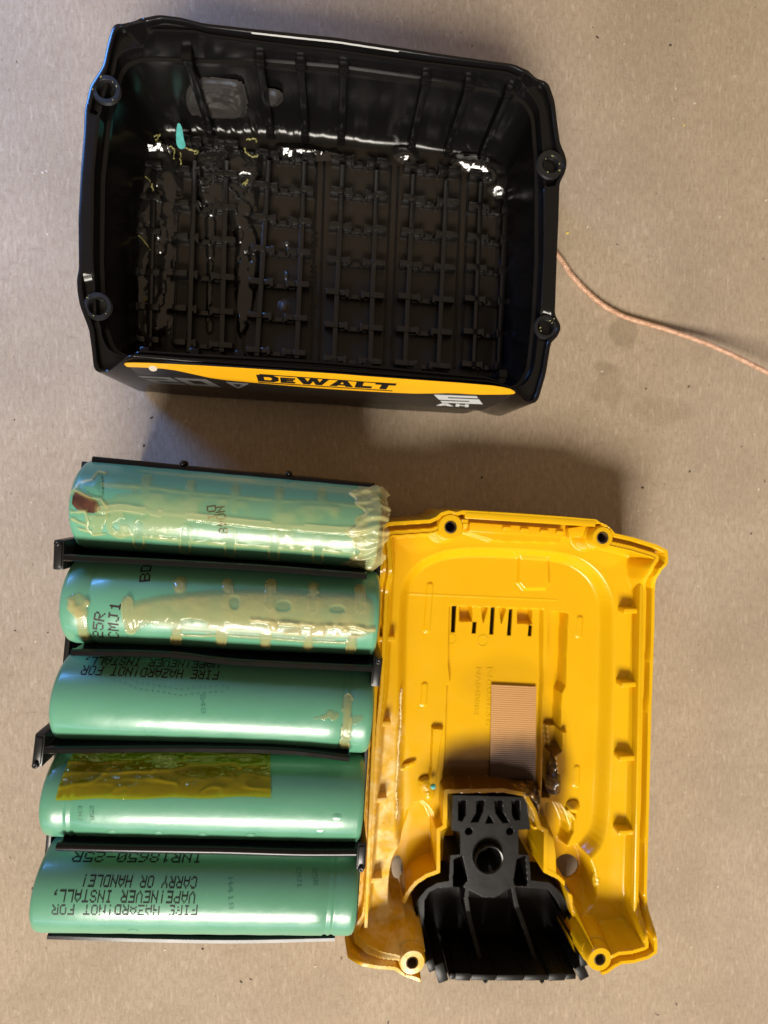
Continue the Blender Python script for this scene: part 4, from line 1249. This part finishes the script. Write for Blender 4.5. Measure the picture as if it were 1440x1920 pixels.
# inner lip along the right wall
A, B = P(1203, 1095, 15.4), P(1191, 1730, 15.4)
vv, ff = box_vf((A+B)/2-UP*1.6, (B-A)/2, Vector((.42, 0, 0)), UP*1.7, .2)
part('inner_lip', vv, ff, M['yellow'], cover, True, 40)
A, B = P(712, 1100, 15.4), P(686, 1740, 15.4)
vv, ff = box_vf((A+B)/2-UP*1.6, (B-A)/2, Vector((.42, 0, 0)), UP*1.7, .2)
part('inner_lip', vv, ff, M['yellow'], cover, True, 40)
# stepped catch on the upper end: an outer rail and a lower inner face
ex = (P(1118, 978, KC)-P(868, 962, KC)).normalized(); ey = Vector((-ex.y, ex.x, 0))
A, B = P(872, 966, KC), P(1117, 982, KC)
vv, ff = box_vf((A+B)/2-UP*2.0, (B-A)/2, ey*.75, UP*2.1, .2); part('end_rail', vv, ff, M['yellow'], cover, True, 40)
A, B = P(880, 988, 17), P(1056, 1000, 17)
vv, ff = box_vf((A+B)/2-UP*1.2, (B-A)/2, ey*1.1, UP*1.3, .2); part('end_step', vv, ff, M['yellow'], cover, True, 40)
A, B = P(1066, 1000, 17), P(1114, 992, 17)
vv, ff = box_vf((A+B)/2-UP*1.2, (B-A)/2, Vector((-(B-A).y, (B-A).x, 0)).normalized()*1.2, UP*1.3, .2); part('end_step', vv, ff, M['yellow'], cover, True, 40)
for x, y in ((950, 990), (983, 993), (1020, 996), (1050, 998)):
    q = P(x, y, 17.4); vv, ff = box_vf(q, ex*1.0, ey*.35, UP*.5, .12); part('end_notch', vv, ff, M['yellow'], cover, True, 40)
# round mould marks
for x, y, r_ in ((846, 1198, 1.25), (905, 1201, 1.45)):
    q = P(x, y, 6)
    vv, ff = lathe_vf([(r_+.12, .0), (r_+.06, .22), (r_-.12, .22), (r_-.2, 0)], q-UP*.05, 30); part('mould_mark', vv, ff, M['yellow'], cover, True, 40)
# moulded part numbers, read along the cover
def moulded(text, a_px, b_px, z, hpx, mat, parent, relief_h=.16, name='moulded_text'):
    A, B = P(*a_px, z), P(*b_px, z); T = P(a_px[0]+hpx[0], a_px[1]+hpx[1], z)
    cu = bpy.data.curves.new('lettering', 'FONT'); cu.body = text; cu.size = 1.0; cu.extrude = .5; cu.offset = .006; cu.resolution_u = 3
    to = bpy.data.objects.new('lettering', cu); COL.objects.link(to)
    bpy.context.view_layer.update()
    me = bpy.data.meshes.new_from_object(to.evaluated_get(bpy.context.evaluated_depsgraph_get()))
    bpy.data.objects.remove(to)
    xs = [v.co.x for v in me.vertices]; ys = [v.co.y for v in me.vertices]
    w, h = max(xs)-min(xs), max(ys)-min(ys)
    d_ = (B-A); L = d_.length; d_.normalize(); nn = Vector((-d_.y, d_.x, 0)); hh = (T-A).dot(nn)
    for v in me.vertices:
        q = A+d_*((v.co.x-min(xs))/w*L)+nn*((v.co.y-min(ys))/h*hh)+UP*(v.co.z*2*relief_h)
        v.co = q*S
    me.name = name
    return link(name, me, mat, parent)
moulded('N603836', (913, 1252), (910, 1362), 6.0, (11, 0), M['yellow'], cover)
moulded('NA048884', (893, 1252), (888, 1342), 6.0, (10, 0), M['yellow'], cover)
for tx, a_, b_ in (('33', (579, 570), (578, 592)), ('MTX', (582, 498), (580, 540)), ('ABS<', (584, 430), (582, 474))):
    moulded(tx, a_, b_, 2.4, (13, 0), M['black'], hous, .14)
# woven pad
pad_px = [(921, 1283), (1005, 1287), (1003, 1462), (918, 1459)]
pq = [P(x, y, 6.5) for x, y in pad_px]
def build_pad():
    rows, colsn, sub = 44, 24, 3
    nu, nv_ = colsn*sub+1, rows*sub+1
    V = []
    for j in range(nv_):
        b = j/(nv_-1)
        for i in range(nu):
            a = i/(nu-1)
            p = pq[0]*(1-a)*(1-b)+pq[1]*a*(1-b)+pq[2]*a*b+pq[3]*(1-a)*b
            w = math.sin(a*colsn*math.pi*2+(math.pi if int(b*rows) % 2 else 0))*.5+math.sin(b*rows*math.pi*2)*.9
            V.append(p+UP*(.22+.09*w))
    ff = [[j*nu+i, (j+1)*nu+i, (j+1)*nu+i+1, j*nu+i+1] for j in range(nv_-1) for i in range(nu-1)]
    me = mesh('woven_pad', V, ff)
    o = link('woven_pad', me, M['pad'], None)
    o['label'] = 'bronze woven pad half blackened by soot, stuck inside the yellow cover'; o['category'] = 'woven pad'
build_pad()
# melted lumps
def lump(name, pts_px, z0, hgt, seed, mat, res=.25):
    poly = chaikin(PL(pts_px, z0+hgt*.5), 2)
    def zf(x, y):
        d = sdf(poly, x, y); n = fbm(x, y, 2.6, seed); n2 = np.abs(vn(x, y, 1.6, seed+3)-.5)
        return z0+np.sqrt(np.clip(d, 0, 1.6)/1.6)*hgt*(.35+.9*n)+.6*n2
    return relief(name, poly, zf, res, mat, cover)
lump('charred_lump', [(1038, 1408), (1046, 1430), (1054, 1462), (1056, 1485), (1042, 1500), (1028, 1492), (1026, 1462), (1034, 1440)], 7.6, 3.2, 5, M['char'])
lump('charred_lump', [(955, 1474), (985, 1470), (1010, 1474), (1018, 1500), (1016, 1545), (1004, 1550), (1000, 1520), (988, 1496), (960, 1486)], 7.6, 4.4, 15, M['char'])
lump('melted_lump', [(1064, 1508), (1078, 1503), (1090, 1508), (1090, 1526), (1076, 1530), (1064, 1522)], 8.2, 1.8, 25, M['yellow'])
lump('melted_lump', [(998, 1548), (1010, 1544), (1016, 1556), (1006, 1562), (998, 1556)], 9.0, 2.4, 26, M['yellow'])
lump('melted_lump', [(1112, 1640), (1120, 1632), (1130, 1642), (1131, 1660), (1122, 1670), (1112, 1662)], 10.6, 1.0, 27, M['yellow'])
lump('melted_lump', [(784, 1462), (802, 1456), (818, 1462), (816, 1500), (798, 1504), (786, 1480)], 8.3, 1.3, 28, M['yellow'])
lump('adhesive_run', [(744, 1440), (752, 1436), (780, 1428), (784, 1432), (766, 1444), (750, 1448)], 8.6, .9, 29, M['yellow'])
q = P(812, 1474, 11.0); vv, ff = lathe_vf([(.05, .75), (.5, .6), (.75, .2), (.6, -.2)], q, 12); part('green_bead', vv, ff, M['teal_scrap'], cover)
# white-yellow bead of sealant on the left
pth = spline([P(x, y, 11.3) for x, y in ((753, 1292), (751, 1330), (752, 1352), (748, 1395), (746, 1440), (742, 1480), (745, 1510), (742, 1540), (736, 1575))], 14)
pth = [p+Vector((random.gauss(0, .06), random.gauss(0, .06), -.35+random.gauss(0, .07))) for p in pth]
vv, ff = tube_vf(pth, [.24+.07*math.sin(i*.37)+random.uniform(-.05, .07) for i in range(len(pth))], 8)
part('sealant_bead', vv, ff, M['sealant'] if 'sealant' in M else plastic('sealant', (.74, .58, .26), .5, .4, 700, .3), cover)

# ================================================================== LATCH (black insert)
Z1 = 9.0
lat_px = [(849, 1491), (987, 1495), (994, 1555), (972, 1556), (972, 1602), (992, 1604), (995, 1651), (1030, 1655), (1050, 1672), (1066, 1700), (1070, 1716), (1080, 1750), (1092, 1785), (1098, 1812), (1082, 1822),
          (960, 1830), (842, 1828), (818, 1818), (800, 1800), (786, 1772), (774, 1738), (776, 1712), (784, 1686), (800, 1667), (819, 1656), (842, 1652), (844, 1604), (863, 1602), (863, 1560), (847, 1557)]
lat = PL(lat_px, Z1)
slots_l = [PL(q, Z1) for q in ([(860, 1502), (873, 1502), (872, 1528), (866, 1539), (860, 1537)], [(894, 1502), (907, 1502), (905, 1520), (896, 1541), (884, 1541), (894, 1524)],
                              [(928, 1502), (941, 1502), (942, 1522), (953, 1542), (943, 1542), (930, 1524)], [(960, 1502), (974, 1502), (974, 1537), (966, 1537), (961, 1528)], [(911, 1543), (917, 1530), (925, 1543)])]
pits = [(PL([(879, 1559)], Z1)[0], .85), (PL([(956, 1559)], Z1)[0], .85)]
fun = P(914, 1606, Z1)
side_p = [PL(q, Z1) for q in ([(852, 1612), (866, 1606), (876, 1650), (866, 1662), (850, 1662)], [(970, 1612), (984, 1606), (988, 1660), (966, 1660), (964, 1650)])]
pan = PL([(797, 1690), (806, 1674), (822, 1666), (868, 1664), (905, 1684), (930, 1684), (962, 1664), (1026, 1668), (1044, 1690), (1060, 1730), (1080, 1785), (1084, 1822), (820, 1822), (806, 1780), (796, 1730)], Z1)
rib_l = PL([(880, 1655), (876, 1690), (882, 1730), (902, 1812)], 7); rib_r = PL([(962, 1655), (970, 1700), (982, 1735), (1004, 1810)], 7)
def latch_z(x, y):
    z = np.full(x.shape, Z1)
    pd = sdf(pan, x, y)
    yy0, yy1 = P(900, 1690, 3).y, P(900, 1822, 3).y
    fl = 1.7+0*y
    rz = 6.0+7.0*np.clip((yy0-y)/(yy0-yy1), 0, 1)
    g = ss(pd, -.15, .35); z = z*(1-g)+fl*g
    for rb in (rib_l, rib_r):
        r = segd(x, y, rb); g = ss(.75-r, -.12, .15); z = z*(1-g)+np.maximum(z, rz)*g
    rd = np.hypot(x-fun.x, y-fun.y)
    g = ss(6.0-rd, -.15, .2); z = np.maximum(z, Z1*g)
    for q in slots_l: z = z-3.2*ss(sdf(q, x, y), -.15, .2)
    for (qx, qy), r_ in pits: z = z-3*ss(r_-np.hypot(x-qx, y-qy), -.12, .15)
    for q in side_p: z = z-5*ss(sdf(q, x, y), -.15, .25)
    g = ss(3.6-rd, -.12, .15); z = z-5.5*g
    n = fbm(x, y, 5, 4); z += .06*(n-.5)
    return z
latch = empty('release_latch', 'black ribbed release latch with round funnel set in the yellow cover', 'latch', (fun.x, fun.y-8, 0))
relief('body', lat, latch_z, .14, M['latch'], latch, zbot=1.3)
vv, ff = lathe_vf([(4.3, -5), (4.1, -.6), (3.9, .9), (3.65, 1.2), (3.35, 1.1), (2.9, .2), (1.75, -2.4), (1.6, -4.6), (.5, -5.0), (.4, -4.5), (.02, -4.4)], Vector((fun.x, fun.y, Z1+.3)), 48)
part('funnel', vv, ff, M['black'], latch, True, 45)
# segments of the front lip
seg_x = [842, 853, 883, 930, 982, 1028, 1060, 1080]
for i in range(len(seg_x)-1):
    yl = lambda x: 1829+7*(1-((x-960)/130)**2)*.5
    za = 14.8 if i in (1, 5) else 14.2
    A, B = P(seg_x[i]+.6, yl(seg_x[i]), za), P(seg_x[i+1]-.6, yl(seg_x[i+1]), za)
    e = (B-A)/2; e.z = 0; w_ = Vector((-e.y, e.x, 0)).normalized()
    vv, ff = box_vf((A+B)/2-UP*6.4, e, w_*(.75 if i not in (1, 5) else .95), UP*6.6, .15)
    part('lip_segment', vv, ff, M['latch'], latch, True, 40)
for (x0, y0, x1, y1, w_) in ((805, 1800, 812, 1822, 1.0), (822, 1808, 832, 1842, 1.3), (1094, 1788, 1097, 1812, 1.2), (1086, 1812, 1097, 1836, 1.3)):
    A, B = P(x0, y0, 14.5), P(x1, y1, 14.5); e = (B-A)/2; n_ = Vector((-e.y, e.x, 0)).normalized()
    vv, ff = box_vf((A+B)/2-UP*6.0, e, n_*w_, UP*6.0, .25)
    part('foot', vv, ff, M['latch'], latch, True, 40)
# side walls of the pan that rise towards the front
for pts in ([(778, 1716), (784, 1750), (796, 1790), (802, 1806)], [(1070, 1716), (1080, 1752), (1092, 1786), (1097, 1806)]):
    pth = spline([P(x, y, 10.0+i*1.4) for i, (x, y) in enumerate(pts)], 8)
    V, Fs = [], []
    for i, p in enumerate(pth):
        for a, z in ((-.75, -8), (-.75, 0), (.75, 0), (.75, -8)): V.append(p+Vector((a, 0, z)))
    for i in range(len(pth)-1):
        for k in range(4): Fs.append([i*4+k, i*4+(k+1) % 4, (i+1)*4+(k+1) % 4, (i+1)*4+k])
    Fs += [[0, 1, 2, 3], [len(V)-1, len(V)-2, len(V)-3, len(V)-4]]
    part('side_wall', V, Fs, M['latch'], latch, True, 40)

# ================================================================== CORD
cp = [(958, 398, .85), (1000, 432, .85), (1048, 482, .85), (1075, 520, .85), (1120, 564, .85), (1165, 591, .9), (1210, 606, 1.0), (1260, 621, 1.5), (1330, 646, 3.2), (1385, 671, 5.0), (1440, 699, 7.0), (1500, 730, 8.0), (1570, 760, 5.0), (1640, 790, 1.2), (1700, 830, .85)]
path = spline([P(x, y, z) for x, y, z in cp], 26)
def braid():
    ps = [tube_vf(path, .42, 8)]
    L = [0]
    for a, b in zip(path[:-1], path[1:]): L.append(L[-1]+(b-a).length)
    for s in (-1, 1):
        for k in range(5):
            pts = []
            for i, p in enumerate(path):
                t = (path[min(i+1, len(path)-1)]-path[max(i-1, 0)]).normalized(); a = t.cross(UP).normalized(); b = a.cross(t)
                q = s*L[i]*2.0+k*2*math.pi/5
                r = .47+.05*math.sin(L[i]*5.2+k*1.3)
                pts.append(p+a*(r*math.cos(q))+b*(r*math.sin(q)))
            ps.append(tube_vf(pts, .17, 5))
    return join(ps)
# finer sampling for the strands
path = [path[i].lerp(path[i+1], k/3) for i in range(len(path)-1) for k in range(3)]+[path[-1]]
v, f = braid()
o = part('cord', v, f, M['braid'])
o['label'] = 'thin tan braided cord running out from under the black housing'; o['category'] = 'cord'

# ================================================================== SMALL THINGS
# teal scrap in the black housing
sp_px = [(331, 230), (337, 229), (341, 240), (343, 258), (346, 266), (345, 272), (338, 276), (330, 270), (328, 256)]
poly = chaikin(PL(sp_px, 8), 1)
def zf(x, y):
    q = P(336, 250, 8); return 7.2+.10*(y-q.y)+.5*(fbm(x, y, 2, 2)-.5)+.25*np.cos((x-q.x)*1.2)
o = relief('plastic_scrap', poly, zf, .2, M['teal_scrap'], None, depth=.15)
o['label'] = 'small torn teal sleeve scrap lying inside the black housing'; o['category'] = 'scrap'
# crumbs on the cardboard
def crumbs(name, label, mat, n, smin, smax, seed, extra=()):
    rs = random.Random(seed); V, Fs = [], []
    pts = list(extra)
    while len(pts) < n: pts.append((rs.uniform(0, 1440), rs.uniform(0, 1920)))
    for x, y in pts:
        q = P(x, y, 0); a = rs.uniform(0, 3.14); l = rs.uniform(smin, smax); w = l*rs.uniform(.25, .6)
        e = Vector((math.cos(a), math.sin(a), rs.uniform(-.1, .1)))
        g = box_vf(q+UP*(w*.3), e*l, Vector((-e.y, e.x, 0))*w, UP*w*.35, w*.12)
        V, Fs = join([(V, Fs), g])
    o = part(name, V, Fs, mat, None, True); o['kind'] = 'stuff'; o['label'] = label; o['category'] = 'crumbs'
crumbs('dark_crumbs', 'tiny dark crumbs scattered over the cardboard', M['fleck_dark'], 90, .12, .42, 3,
       [(1211, 729), (1293, 884), (1302, 884), (470, 1836), (380, 1779), (90, 1186), (27, 787), (1018, 45), (1120, 70), (745, 35), (1431, 486), (1155, 402), (1310, 1210)])
crumbs('pale_crumbs', 'tiny pale and whitish specks scattered over the cardboard', M['fleck_pale'], 110, .10, .32, 4, [(15, 992), (18, 785), (1063, 438), (1012, 38), (1350, 407)])
crumbs('yellow_crumbs', 'a few yellow plastic shavings on cardboard', M['fleck_yellow'], 3, .25, .5, 9, [(1283, 235), (1064, 437), (648, 172)])
